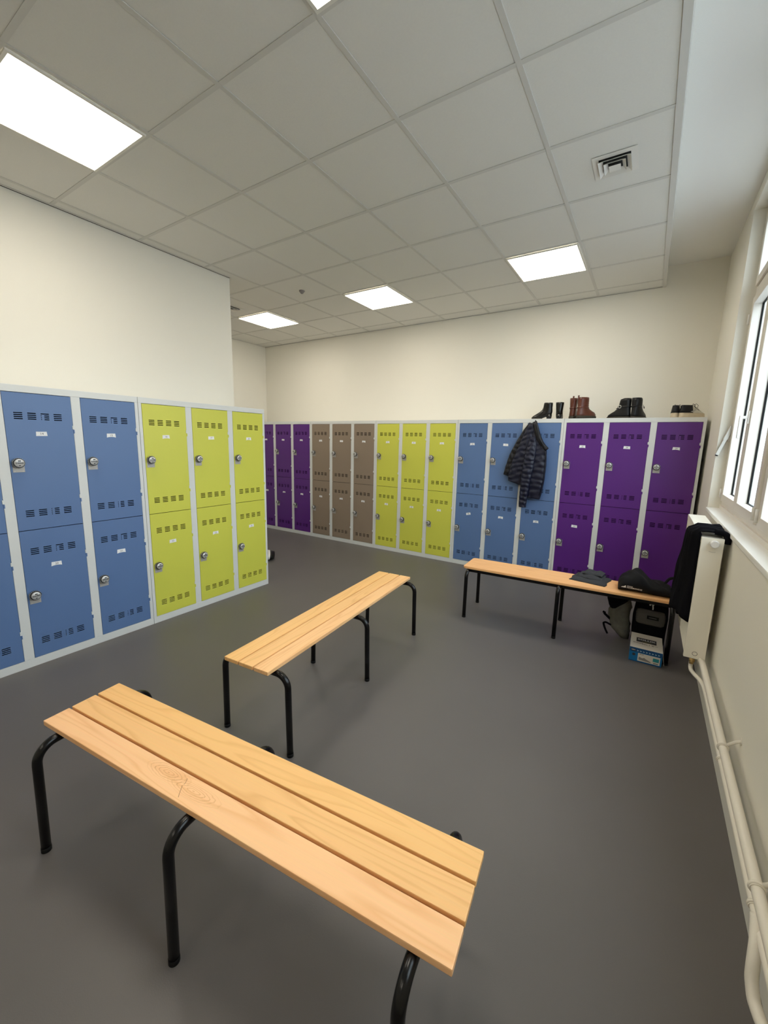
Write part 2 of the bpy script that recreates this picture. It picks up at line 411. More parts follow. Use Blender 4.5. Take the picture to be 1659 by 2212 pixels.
# old transom lever on the window reveal
st = empty('transom_lever', (XW, WY1, 1.46))
tag(st, 'white metal transom lever with black tip on the window reveal', 'lever')
k = MB()
k.box(0.058, -0.028, 0.115, 0.078, -0.002, 0.17, M['white_frame'], bev=0.002)
k.build('bracket', st)
k = MB()
TT = Matrix.Translation((0.004, -0.022, 0.01)) @ Matrix.Rotation(R(17.5), 4, 'Y')
k.box(-0.011, -0.009, 0.0, 0.011, 0.009, 0.13, M['steel'], T=TT, bev=0.002)
k.box(-0.015, -0.010, 0.12, 0.015, 0.008, 0.23, M['steel'], T=TT, bev=0.003)
lv = k.build('lever_arm', st)
k = MB(); k.box(-0.009, -0.008, -0.008, 0.009, 0.008, 0.004, M['rubber'], T=TT, bev=0.002)
k.build('rubber_tip', lv)

# ------------------------------------------------------------------ ceiling lights and vents
LP = [(-1, 1 - 1, 'large square LED panel lit at the left edge above the near lockers'),
      (-4, 5, 'square LED panel glowing in the alcove ceiling, leftmost of the far row'),
      (-1, 5, 'square LED panel glowing in the middle of the far row'),
      (2, 5, 'square LED panel glowing at the right of the far row, by the window'),
      (2, 0, 'square LED panel cut off by the top edge of the photo'),
      (-1, -5, 'square LED panel above the left lockers behind the camera'),
      (2, -5, 'square LED panel by the window behind the camera')]
def ceiling_light(i, j, lab):
    cx, cy = GX + 0.6 * i + 0.3, GY + 0.6 * j + 0.3
    t = empty('ceiling_light', (cx, cy, H - 0.014)); tag(t, lab, 'ceiling light', 'recessed LED panels')
    f = MB(); a, b = 0.290, 0.276
    for q in ((-a, -a, a, -b), (-a, b, a, a), (-a, -b, -b, b), (b, -b, a, b)):
        f.box(q[0], q[1], 0.0, q[2], q[3], 0.0095, M['lampframe'])
    f.build('frame', t)
    d = MB(); d.box(-b, -b, 0.002, b, b, 0.006, M['lamp']); d.build('diffuser', t)
for (i, j, lab) in LP:
    # cell left-front corner index
    ceiling_light(i, j, lab)

def vent(x, y, lab):
    t = empty('ceiling_vent', (x, y, H - 0.0045)); tag(t, lab, 'air vent', 'square ceiling air diffusers')
    b = MB(); b.box(-0.105, -0.105, 0.0025, 0.105, 0.105, 0.004, M['dark']); b.build('backing', t)
    def cone(o_, i_, zo, zi, name):
        m = MB(); vs = []
        for s in ((o_, zo), (i_, zi)):
            a, z = s; vs += [(-a, -a, z), (a, -a, z), (a, a, z), (-a, a, z)]
        n = len(vs)
        vs += [(p[0], p[1], p[2] + 0.0015) for p in vs]
        fs = [(k, (k + 1) % 4, 4 + (k + 1) % 4, 4 + k) for k in range(4)] + [(8 + k, 12 + k, 12 + (k + 1) % 4, 8 + (k + 1) % 4) for k in range(4)]
        fs += [(k, 8 + k, 8 + (k + 1) % 4, (k + 1) % 4) for k in range(4)] + [(4 + k, 4 + (k + 1) % 4, 12 + (k + 1) % 4, 12 + k) for k in range(4)]
        m.add(vs, fs, M['ventw']); m.build(name, t)
    cone(0.112, 0.080, 0.0, 0.0 - 0.0, 'frame')
    cone(0.082, 0.060, -0.016, 0.0, 'louvre')
    cone(0.055, 0.036, -0.018, -0.002, 'louvre')
    m = MB(); a = 0.030
    m.add([(-a, -a, -0.020), (a, -a, -0.020), (a, a, -0.020), (-a, a, -0.020), (0, 0, -0.006)], [(0, 1, 4), (1, 2, 4), (2, 3, 4), (3, 0, 4), (3, 2, 1, 0)], M['ventw'])
    m.build('core', t)
vent(-0.347, 2.914, 'square white air diffuser in the ceiling near the window side')
vent(-4.575, 3.51, 'square air diffuser in the alcove ceiling, half hidden by the partition')
s = MB(); s.lathe([(0.030, 0.0), (0.030, -0.008), (0.022, -0.016), (0.012, -0.030), (0.004, -0.034)], M['greyprint'])
o = s.build('motion_sensor'); o.location = (-3.37, 3.509, H); tag(o, 'small dark round motion sensor under the ceiling tile', 'sensor')

# ------------------------------------------------------------------ lockers
DW, DH = 0.346, 0.846      # door size
DT = 0.0012
def slot_rects(partial):
    out = []
    for top in (True, False):
        for g in range(4):
            u0 = 0.045 + g * 0.0668; u1 = u0 + 0.043
            for r in range(4):
                zc = (DH - 0.119 - r * 0.0117) if top else (0.122 - r * 0.0117)
                segs = [(u0, u1)]
                if partial and g == 2 and (r > 0 or not top): segs = [(u0, u0 + 0.004), (u0 + 0.017, u1)]
                for a, b in segs: out.append((a, b, zc - 0.0030, zc + 0.0030))
    return out
def door_mesh(m, partial):
    rects = slot_rects(partial)
    us = sorted(set([0.0, DW] + [round(a, 5) for r in rects for a in r[:2]]))
    vs_ = sorted(set([0.0, DH] + [round(a, 5) for r in rects for a in r[2:]]))
    bm = bmesh.new(); V = {}
    for i, u in enumerate(us):
        for j, v in enumerate(vs_): V[i, j] = bm.verts.new((u, 0, v))
    for i in range(len(us) - 1):
        for j in range(len(vs_) - 1):
            uc, vc = (us[i] + us[i + 1]) / 2, (vs_[j] + vs_[j + 1]) / 2
            if any(r[0] < uc < r[1] and r[2] < vc < r[3] for r in rects): continue
            bm.faces.new((V[i, j], V[i + 1, j], V[i + 1, j + 1], V[i, j + 1]))
    ext = bmesh.ops.extrude_face_region(bm, geom=list(bm.faces))
    for g in ext['geom']:
        if isinstance(g, bmesh.types.BMVert): g.co.y += 0.012 if (abs(g.co.x) < 1e-6 or abs(g.co.x - DW) < 1e-6 or abs(g.co.z) < 1e-6 or abs(g.co.z - DH) < 1e-6) else 0.002
    bmesh.ops.recalc_face_normals(bm, faces=bm.faces)
    me = bpy.data.meshes.new('door'); bm.to_mesh(me); bm.free(); me.materials.append(m); return me
DOOR = {c: door_mesh(M[c], c in ('blue', 'purple')) for c in ('blue', 'green', 'purple', 'taupe')}

def lock_mesh():
    m = MB()
    T = Matrix.Rotation(R(90), 4, 'X')      # +z of the lathe -> -y (towards the room)
    m.lathe([(0.027, 0.0), (0.0275, 0.008), (0.030, 0.010), (0.030, 0.022), (0.0275, 0.026)], M['lockblack'], n=32, T=T)
    # grip ribs
    for k in range(20):
        a = 2 * PI * k / 20
        TT = T @ Matrix.Rotation(a, 4, 'Z')
        m.box(0.0285, -0.0016, 0.010, 0.0312, 0.0016, 0.022, M['steel'], T=TT)
    m.lathe([(0.0245, 0.0255), (0.0245, 0.0300), (0.022, 0.0320), (0.004, 0.0330)], M['chrome'], n=32, T=T)
    # indicator, digit wheels, key hole
    m.box(-0.007, -0.0345, 0.010, 0.007, -0.0325, 0.016, M['lockblack'])
    for k in range(4):
        x = -0.015 + k * 0.010
        m.box(x - 0.0038, -0.0350, -0.0035, x + 0.0038, -0.0325, 0.0055, M['lockblack'])
        m.mesh(text_mesh('0', 0.008), M['whiteprint'], T=Matrix.Translation((x, -0.0352, 0.001)) @ Matrix.Rotation(R(90), 4, 'X'))
    m.box(-0.004, -0.0345, -0.017, 0.004, -0.0325, -0.012, M['lockblack'])
    return m.data('combination_lock')
LOCK = lock_mesh()
def plate_mesh():
    m = MB(); m.box(-0.029, -0.0022, -0.052, 0.029, -0.0002, 0.020, M['plate'], bev=0.0006)
    for x in (-0.02, 0.02): m.box(x - 0.0025, -0.003, -0.046, x + 0.0025, -0.0021, -0.043, M['steel'])
    return m.data('lock_plate')
PLATE = plate_mesh()
def hinge_mesh(c):
    m = MB(); m.box(-0.001, -0.003, -0.024, 0.0065, 0.003, 0.0, M[c], bev=0.0015); m.box(-0.0045, -0.0035, 0.002, 0.0055, 0.003, 0.026, M['frame_grey'], bev=0.0015)
    return m.data('hinge')
HINGE = {c: hinge_mesh(c) for c in DOOR}
def label_mesh(s, style):
    m = MB(); n = 12; w, h = 0.029, 0.0135
    top = []; bot = []
    for k in range(n + 1):
        u = -1 + 2 * k / n
        x = u * (w - 0.001)
        arch = {0: 0.0, 1: 0.0035, 2: 0.002}[style % 3]
        top.append((x * 0.97, h - 0.0006 * (1 - u * u) * (style % 2)))
        bot.append((x * 1.05, -h + arch * (1 - u * u) - 0.001 * abs(u) ** 3 * (style % 3)))
    for k in range(n):
        a, b, c, d = bot[k], bot[k + 1], top[k + 1], top[k]
        vs = [(p[0], -0.0011, p[1]) for p in (a, b, c, d)] + [(p[0], -0.0002, p[1]) for p in (a, b, c, d)]
        m.add(vs, [(0, 1, 2, 3), (7, 6, 5, 4), (0, 4, 5, 1), (3, 2, 6, 7)], M['paper'])
    m.mesh(text_mesh(s, 0.019), M['ink'], T=Matrix.Translation((0.001, -0.0014, 0.0)) @ Matrix.Rotation(R(90), 4, 'X'))
    return m.data('number_label')

def locker_unit(loc, rz, colour, depth, numbers, lab, W=1.2):
    t = empty('locker_unit', loc, rz); tag(t, lab, 'locker', 'three column steel locker units')
    G = M['frame_grey']; f = MB()
    zb, zt = 0.055, 1.757
    f.box(0.0005, 0, zt, W - 0.0005, 0.02, 1.8, G, bev=0.002)           # top rail
    f.box(0.0005, 0, 0, W - 0.0005, 0.02, zb, G, bev=0.002)             # plinth
    m0 = (W - 3 * DW - 2 * 0.054) / 2 - 0.002
    xs = [m0 + k * (DW + 0.056) for k in range(3)]
    f.box(0.0005, 0, zb, xs[0] - 0.002, 0.02, zt, G)
    f.box(xs[2] + DW + 0.002, 0, zb, W - 0.0005, 0.02, zt, G)
    for k in (0, 1): f.box(xs[k] + DW + 0.002, 0, zb, xs[k + 1] - 0.002, 0.02, zt, G)
    f.build('front_frame', t)
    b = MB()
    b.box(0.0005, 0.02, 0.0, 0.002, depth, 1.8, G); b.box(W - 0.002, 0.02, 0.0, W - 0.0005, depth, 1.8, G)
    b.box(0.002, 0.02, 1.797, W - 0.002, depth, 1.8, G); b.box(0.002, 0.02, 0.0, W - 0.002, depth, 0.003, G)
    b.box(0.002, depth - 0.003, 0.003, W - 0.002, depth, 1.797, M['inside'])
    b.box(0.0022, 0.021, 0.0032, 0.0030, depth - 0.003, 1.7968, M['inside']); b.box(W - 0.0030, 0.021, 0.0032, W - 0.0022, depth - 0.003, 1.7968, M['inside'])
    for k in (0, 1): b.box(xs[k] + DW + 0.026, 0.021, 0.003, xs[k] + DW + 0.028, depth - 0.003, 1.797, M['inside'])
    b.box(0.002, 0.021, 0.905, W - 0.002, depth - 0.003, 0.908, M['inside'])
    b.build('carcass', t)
    # door leaves; the near-black inside colour behind paints the shade in the slots
    for k in range(3):
        for r in range(2):
            z = zb + 0.0025 + r * (DH + 0.0045)
            d = bpy.data.objects.new('door', DOOR[colour]); link(d, t); d.location = (xs[k], -0.0015, z)
            pl = link(bpy.data.objects.new('lock_plate', PLATE), d); pl.location = (0.038, 0, 0.418)
            lk = link(bpy.data.objects.new('combination_lock', LOCK), d); lk.location = (0.036, -0.0023, 0.424)
            for zz in ((0.635, 0.175)):
                hg = link(bpy.data.objects.new('hinge', HINGE[colour]), d); hg.location = (DW, -0.0005, zz)
            s = numbers[r][k]
            if s:
                ln = link(bpy.data.objects.new('number_label', label_mesh(s, k + 2 * r)), d)
                ln.location = (0.172, 0, DH - 0.243); ln.rotation_euler = (0, R(random.uniform(-3, 3)), 0)
                if colour == 'blue' and loc[1] > 4 and r == 0 and k == 0: ln.rotation_euler = (0, R(-13), 0)
    return t
PX = XL
locker_unit((XL, 1.6385, 0), R(90), 'green', 0.505, (('22', '23', '24'), ('16', '17', '18')), 'lime green six-door locker unit along the left wall')
locker_unit((XL, 0.4363, 0), R(90), 'blue', 0.505, (('19', '20', '21'), ('13', '14', '15')), 'blue six-door locker unit cut off by the left edge of the photo', W=1.2)
XB, PB = -4.411, 1.2043
BD = 0.452
names = [('purple', 'purple six-door locker unit half hidden behind the near green lockers', (('30', '31', '32'), ('1', '2', '3'))),
         ('taupe', 'taupe brown six-door locker unit against the back wall', (('36', '37', '38'), ('4', '5', '6'))),
         ('green', 'lime green six-door locker unit against the back wall', (('39', '40', '41'), ('7', '8', '9'))),
         ('blue', 'blue six-door locker unit on the back wall with the jacket hanging on it', (('42', '43', '44'), ('10', '11', '12'))),
         ('purple', 'purple six-door locker unit against the back wall beside the window wall', (('33', '', ''), ('27', '28', '29')))]
for n, (c, lab, nums) in enumerate(names):
    locker_unit((XB + (n - 1) * PB, YF, 0), 0, c, BD, nums, lab, W=1.203)

# ------------------------------------------------------------------ benches
def bend(p0, p1, p2, r, n=8):
    p0, p1, p2 = Vector(p0), Vector(p1), Vector(p2)
    a = (p0 - p1).normalized(); b = (p2 - p1).normalized()
    ang = a.angle(b); d = r / math.tan(ang / 2)
    s, e = p1 + a * d, p1 + b * d
    c = p1 + (a + b).normalized() * (r / math.sin(ang / 2))
    out = []
    for k in range(n + 1):
        t = k / n; v0 = s - c; v1 = e - c; th = v0.angle(v1)
        out.append(c + (v0 * math.sin((1 - t) * th) + v1 * math.sin(t * th)) / math.sin(th))
    return out
def leg_path(x, hw, zt, splay, sg, rr):
    top = (x, 0.0, zt); corner = (x, sg * (hw + splay * 0.90), zt); foot = (x, sg * (hw + splay), 0.0)
    return [Vector(top)] + bend(top, corner, foot, rr) + [Vector(foot)]
def bench(loc, rz, length, lab, legs, knot=False, width=0.28, ht=0.45, r=0.0155, splay=0.073, rr=0.062):
    t = empty('slatted_bench', loc, rz); tag(t, lab, 'bench', 'slatted wooden benches')
    th = 0.020; hl = length / 2; gap = 0.009; pw = (width - 2 * gap) / 3
    for k, mm in enumerate(('wood_a', 'wood_b', 'wood_c')):
        y0 = -width / 2 + k * (pw + gap)
        m = MB(); m.box(-hl, 0, 0, hl, pw, th, M['wood_knot' if (knot and k == 0) else mm], bev=0.003)
        if knot and k == 0:
            for pts in (((-0.0915, 0.072), (-0.083, 0.058), (-0.082, 0.052)), ((-0.082, 0.046), (-0.070, 0.030), (-0.0567, 0.013))):
                m.tube([(a, b, th - 0.0004) for a, b in pts], 0.0008, M['crack'], n=6)
        o = m.build('seat_plank', t); o.location = (0, y0, ht - th)
    zt = ht - th - r - 0.0005
    for x in legs:
        for sg in (-1, 1):
            m = MB(); p = leg_path(x, width / 2, zt, splay, sg, rr); m.tube(p, r, M['tube'], n=18)
            o = m.build('leg', t)
            c = MB(); c.tube([p[-1] + Vector((0, 0, 0.018)), p[-1] + Vector((0, 0, 0.0005))], r + 0.0006, M['rubber'], n=18); c.build('rubber_foot', o)
    rl = MB()
    rl.box(min(legs) - 0.01, -0.012, ht - th - 0.0245, max(legs) + 0.01, 0.012, ht - th - 0.0006, M['tube'])
    rl.build('centre_rail', t)
    return t
# near bench: ends (-1.81,0.615)-( -0.237,0.785)
bench((-1.026, 0.700, 0), R(6.1), 1.588, 'slatted beech bench in the foreground, nearest of the three', (-0.705, 0.0, 0.705), knot=True, width=0.279)
bench((-1.577, 1.957, 0), R(94.8), 1.592, 'slatted beech bench in the middle, pointing towards the back lockers', (-0.735, 0.0, 0.735), width=0.284)
def board_bench():
    t = empty('bench', (-0.495, 3.502, 0), R(2.9)); tag(t, 'one-board wooden bench along the back lockers with clothes and bag on it', 'bench')
    L, W, th, ht = 1.580, 0.31, 0.020, 0.45
    m = MB(); bm = bmesh.new(); bmesh.ops.create_cube(bm, size=1)
    for v in bm.verts: v.co = Vector((v.co.x * L, v.co.y * W, v.co.z * th))
    ed = [e for e in bm.edges if abs(e.verts[0].co.z - e.verts[1].co.z) > 0.01]
    bmesh.ops.bevel(bm, geom=ed, offset=0.03, segments=3, affect='EDGES', profile=0.5)
    bmesh.ops.bevel(bm, geom=[e for e in bm.edges if abs(e.verts[0].co.z - e.verts[1].co.z) < 1e-6 and len(e.link_faces) == 2 and abs(e.link_faces[0].normal.dot(e.link_faces[1].normal)) < 0.3], offset=0.003, segments=2, affect='EDGES')
    m.bm(bm, M['wood_board']); o = m.build('seat_board', t); o.location = (0, 0, ht - th / 2)
    r = 0.0155; zt = ht - th - r - 0.0005
    for x in (-0.742, 0.0, 0.742):
        for sg in (-1, 1):
            m = MB(); p = leg_path(x, W / 2 - 0.012, zt, 0.055, sg, 0.05); m.tube(p, r, M['tube'], n=18)
            o = m.build('leg', t)
            c = MB(); c.tube([p[-1] + Vector((0, 0, 0.018)), p[-1] + Vector((0, 0, 0.0005))], r + 0.0006, M['rubber'], n=18); c.build('rubber_foot', o)
    for sg in (-1, 1):
        m = MB(); y = sg * (W / 2 - 0.025)
        m.box(-0.742, y - 0.010, ht - th - 0.028, 0.742, y + 0.010, ht - th - 0.0006, M['tube'], bev=0.002); m.build('side_rail', t)
board_bench()

# ------------------------------------------------------------------ radiator and pipes
def radiator():
    x0, x1, y0, y1, z0, z1 = 0.303, 0.401, 2.885, 3.865, 0.290, 1.018
    t = empty('radiator', (x0, y0, z0)); tag(t, 'white panel radiator on the wall under the window', 'radiator')
    W, L, Hh = x1 - x0, y1 - y0, z1 - z0; P = M['rad']
    def corr(xa, sgn, name):
        m = MB(); n = 30; per = (L - 0.03) / n; vs = []; seg = 8
        zs = [0.012, 0.03, Hh - 0.045, Hh - 0.028]
        row = []
        for k in range(n * seg + 1):
            y = 0.015 + k * per / seg; a = (1 - math.cos(2 * PI * (k % seg) / seg)) / 2
            row.append((y, a))
        for q, z in enumerate(zs):
            for y, a in row: vs.append((xa + sgn * 0.006 * (a if q in (1, 2) else 0), y, z))
        c = len(row); fs = []
        for q in range(3):
            for k in range(c - 1): fs.append((q * c + k, q * c + k + 1, (q + 1) * c + k + 1, (q + 1) * c + k))
        m.add(vs, fs, P, True)
        m.box(xa + (0.0065 if sgn > 0 else -0.012), 0.012, 0.012, xa + (0.012 if sgn > 0 else -0.0065), L - 0.012, Hh - 0.028, P)
        m.build(name, t)
    corr(0.001, 1, 'front_panel'); corr(W - 0.001, -1, 'back_panel')
    m = MB()
    for k in range(38):
        y = 0.02 + k * (L - 0.04) / 37
        m.box(0.014, y, 0.03, W - 0.014, y + 0.0015, Hh - 0.03, P)
    m.build('convector_fins', t)
    m = MB(); m.box(-0.002, -0.004, 0.0, W + 0.002, 0.0, Hh, P, bev=0.0015); m.box(-0.002, -0.0005, 0.0, -0.0005, 0.02, Hh, P); m.build('side_cover', t)
    m = MB(); m.box(-0.002, L, 0.0, W + 0.002, L + 0.004, Hh, P, bev=0.0015); m.build('side_cover', t)
    m = MB(); m.box(-0.002, 0.001, Hh - 0.004, W + 0.002, L - 0.001, Hh, P); m.box(-0.003, 0.001, Hh - 0.03, -0.0012, L - 0.001, Hh, P)
    m.build('top_cover', t)
    # thermostat knob and blanking ring on the near side cover
    T = Matrix.Translation((0.056, -0.0042, 0.700)) @ Matrix.Rotation(R(90), 4, 'X')
    m = MB(); m.lathe([(0.017, 0.0), (0.020, 0.006), (0.021, 0.012), (0.021, 0.032), (0.017, 0.037)], M['white_rubber'], T=T)
    for k in range(16): m.box(0.0205, -0.0012, 0.012, 0.0222, 0.0012, 0.032, M['white_rubber'], T=T @ Matrix.Rotation(2 * PI * k / 16, 4, 'Z'))
    T = Matrix.Translation((0.056, -0.0042, 0.640)); 
    m.build('thermostat_knob', t)
    m = MB(); m.tube([(0.038 + 0.03 * k / 8, -0.0048, 0.652 - 0.002 * math.sin(PI * k / 8)) for k in range(9)], 0.0006, M['greyprint'], n=6); m.build('dial_mark', t)
    m = MB(); pts = [(0.049 + 0.012 * math.cos(a), -0.005, 0.032 + 0.012 * math.sin(a)) for a in [2 * PI * k / 24 for k in range(25)]]
    m.tube(pts, 0.0012, M['greyprint'], n=6); m.build('blanking_ring', t)
    m = MB(); m.tube([(0.040, 0.02, 0.0), (0.040, 0.0, -0.02), (0.040, -0.005, -0.035)], 0.011, M['brass']); m.tube([(0.028, 0.003, -0.012), (0.055, 0.003, -0.012)], 0.012, M['brass'])
    m.tube([(0.082, 0.02, 0.001), (0.082, 0.02, -0.02)], 0.011, M['brass'])
    m.build('valve', t)
    for y in (0.2, L - 0.2):
        m = MB(); m.box(W - 0.001, y, 0.1, XW - x0 - 0.0005, y + 0.02, Hh - 0.1, P); m.build('wall_bracket', t)
radiator()
p1 = [(0.343, 2.900, 0.262), (0.343, 2.890, 0.232), (0.345, 2.870, 0.222), (0.354, 2.80, 0.232), (0.372, 2.72, 0.244), (0.383, 2.65, 0.248), (0.385, 2.58, 0.248), (0.385, 1.2, 0.248), (0.385, 0.2, 0.248), (0.385, -2.0, 0.248)]
p2 = [(0.385, 2.905, 0.268), (0.385, 2.890, 0.285), (0.385, 2.84, 0.300), (0.385, 2.76, 0.305), (0.385, 2.68, 0.305), (0.385, 1.2, 0.305), (0.385, 0.2, 0.305), (0.385, -2.0, 0.305)]
def smooth(pts, n=6):
    P = [Vector(p) for p in pts]; out = []
    for i in range(len(P) - 1):
        a, b, c, d = P[max(i - 1, 0)], P[i], P[i + 1], P[min(i + 2, len(P) - 1)]
        # keep long straights straight
        if (c - b).length > 0.5: out += [b.lerp(c, k / 10) for k in range(10)]; continue
        for k in range(n):
            t = k / n
            out.append(0.5 * ((2 * b) + (c - a) * t * 0.0 + (c - b) * 2 * t) if False else b.lerp(c, t))
    out.append(P[-1])
    Q = out[:]
    for _ in range(2):
        Q = [Q[0]] + [(Q[i - 1] + Q[i] * 2 + Q[i + 1]) / 4 for i in range(1, len(Q) - 1)] + [Q[-1]]
    return Q
m = MB(); m.tube(smooth(p1), 0.0105, M['pipe'], n=16); o = low_pipe = m.build('heating_pipe'); tag(o, 'thinner cream heating pipe, lower one along the window wall', 'pipe', 'heating pipes')
m = MB(); m.tube(smooth(p2), 0.0155, M['pipe'], n=16); o = m.build('heating_pipe'); tag(o, 'thicker cream heating pipe, upper one along the window wall', 'pipe', 'heating pipes')
# collars: drain loop near the camera
lp = [(0.383, 1.33, 0.262), (0.376, 1.275, 0.235), (0.370, 1.245, 0.205), (0.368, 1.228, 0.17), (0.372, 1.20, 0.140), (0.382, 1.16, 0.132), (0.392, 1.11, 0.150), (0.395, 1.06, 0.19)]
m = MB(); m.tube(smooth(lp), 0.0145, M['pipe'], n=14)
m.build('branch_pipe', low_pipe)
m = MB(); m.tube([(0.392, 1.165, 0.125), (0.396, 1.16, 0.0005)], 0.012, M['pipe'], n=14); m.build('drain_pipe', low_pipe)
def clip(y, lab):
    t = empty('pipe_clip', (XW, y, 0.305)); tag(t, lab, 'pipe clip', 'pipe clips on the window wall')
    for (cx, cz, r) in ((0.385 - XW, 0.0, 0.0170), (0.385 - XW, -0.057, 0.0120)):
        pts = [(cx + r * math.cos(a), 0, cz + r * math.sin(a)) for a in [2 * PI * k / 20 for k in range(21)]]
        m = MB()
        for dy in (-0.007, 0.007): m.tube([(p[0], dy, p[2]) for p in pts], 0.0016, M['pipe'], n=6)
        m.tube([(p[0], 0, p[2]) for p in pts], 0.0045, M['pipe'], n=8)
        m.build('ring', t)
    m = MB(); m.tube([(0.385 - XW + 0.012, 0, 0.017), (-0.014, 0, 0.042), (-0.0005, 0, 0.05)], 0.006, M['pipe'], n=10)
    m.tube([(-0.003, 0, 0.05), (-0.0004, 0, 0.05)], 0.015, M['pipe'], n=14)
    m.build('wall_fixing', t)
clip(2.02, 'cream pipe clip screwed to the wall near the radiator')
clip(1.375, 'cream pipe clip screwed to the wall near the bottom right corner')

# ------------------------------------------------------------------ shoes
def foot_ring(z, xb, xf, w, n=28, toe=0.75, yoff=0.0):
    out = []; cx, a = (xb + xf) / 2, (xf - xb) / 2
    for k in range(n):
        an = 2 * PI * k / n; c, s_ = math.cos(an), math.sin(an)
        x = math.copysign(abs(c) ** 0.85, c); y = math.copysign(abs(s_) ** 0.85, s_)
        tap = 1.0 - (1 - toe) * max(0, x)
        out.append((cx + a * x, yoff + w * y * tap, z))
    return out
def boot_root(name, loc, rz, lab, cat, grp):
    t = empty(name, loc, rz); tag(t, lab, cat, grp); return t
def ankle_boot(loc, rz, lab):
    t = boot_root('ankle_boot', loc, rz, lab, 'boot', 'black heeled ankle boots')
    m = MB(); Lm = M['leather_black']
    m.rings([foot_ring(0.012, 0.055, 0.165, 0.030, toe=0.45), foot_ring(0.022, 0.03, 0.168, 0.036, toe=0.45), foot_ring(0.040, -0.02, 0.150, 0.037, toe=0.5), foot_ring(0.060, -0.046, 0.118, 0.036, toe=0.65),
             foot_ring(0.085, -0.050, 0.080, 0.035, toe=0.8), foot_ring(0.105, -0.049, 0.060, 0.036, toe=0.9), foot_ring(0.130, -0.047, 0.050, 0.038, toe=0.95), foot_ring(0.165, -0.048, 0.046, 0.041, toe=1), foot_ring(0.180, -0.048, 0.043, 0.042, toe=1)], Lm, caps=True)
    o = m.build('upper', t)
    m = MB(); m.rings([foot_ring(0.0, -0.040, 0.006, 0.024, toe=0.95), foot_ring(0.055, -0.048, 0.014, 0.031, toe=0.95)], M['leather_black']); m.build('heel', t)
    m = MB(); m.rings([foot_ring(0.0, 0.07, 0.160, 0.028, toe=0.5), foot_ring(0.011, 0.05, 0.168, 0.033, toe=0.5), foot_ring(0.016, 0.05, 0.168, 0.033, toe=0.5)], M['sole_brown']); m.build('sole', t)
    m = MB(); m.tube([(-0.01, -0.043, 0.178), (-0.008, -0.041, 0.12), (-0.004, -0.038, 0.075)], 0.0012, M['steel'], n=6); m.build('zip', o)
    return t
def lace_boot(loc, rz, lab):
    t = boot_root('lace_up_boot', loc, rz, lab, 'boot', 'brown lace-up boots')
    m = MB(); Lm = M['leather_brown']
    m.rings([foot_ring(0.030, -0.06, 0.185, 0.046, toe=0.8), foot_ring(0.050, -0.060, 0.184, 0.047, toe=0.8), foot_ring(0.072, -0.058, 0.165, 0.045, toe=0.8), foot_ring(0.088, -0.056, 0.125, 0.042, toe=0.85),
             foot_ring(0.105, -0.054, 0.092, 0.041, toe=0.9), foot_ring(0.125, -0.052, 0.075, 0.041, toe=0.95), foot_ring(0.160, -0.054, 0.070, 0.044, toe=1), foot_ring(0.195, -0.056, 0.070, 0.047, toe=1), foot_ring(0.222, -0.058, 0.066, 0.048, toe=1)], Lm)
    o = m.build('upper', t)
    m = MB(); m.rings([foot_ring(0.0, -0.064, 0.190, 0.048, toe=0.82), foot_ring(0.028, -0.066, 0.194, 0.051, toe=0.82), foot_ring(0.034, -0.063, 0.190, 0.048, toe=0.82)], M['sole_brown'])
    for k in range(9): m.box(-0.06 + k * 0.027, -0.044, -0.0, -0.048 + k * 0.027, 0.044, 0.006, M['rubber'])
    m.build('sole', t)
    m = MB(); m.rings([[(p[0], p[1], p[2]) for p in foot_ring(z, -0.0555, 0.080, 0.0445, toe=0.95)] for z in (0.112, 0.126)], M['leather_brown']); m.build('ankle_strap', t)
    m = MB()
    for k in range(7):
        z = 0.10 + k * 0.019; x = 0.083 - 0.002 * k
        m.tube([(x - 0.012, -0.020, z), (x, -0.008, z + 0.006), (x + 0.002, 0.008, z + 0.010), (x - 0.012, 0.020, z + 0.016)], 0.0022, M['rubber'], n=6)
    m.build('laces', t)
    m = MB(); m.box(-0.064, -0.010, 0.20, -0.056, 0.010, 0.242, M['leather_brown'], bev=0.003); m.build('pull_tab', t)
    t.scale = (0.95, 0.85, 1.0)
    return t
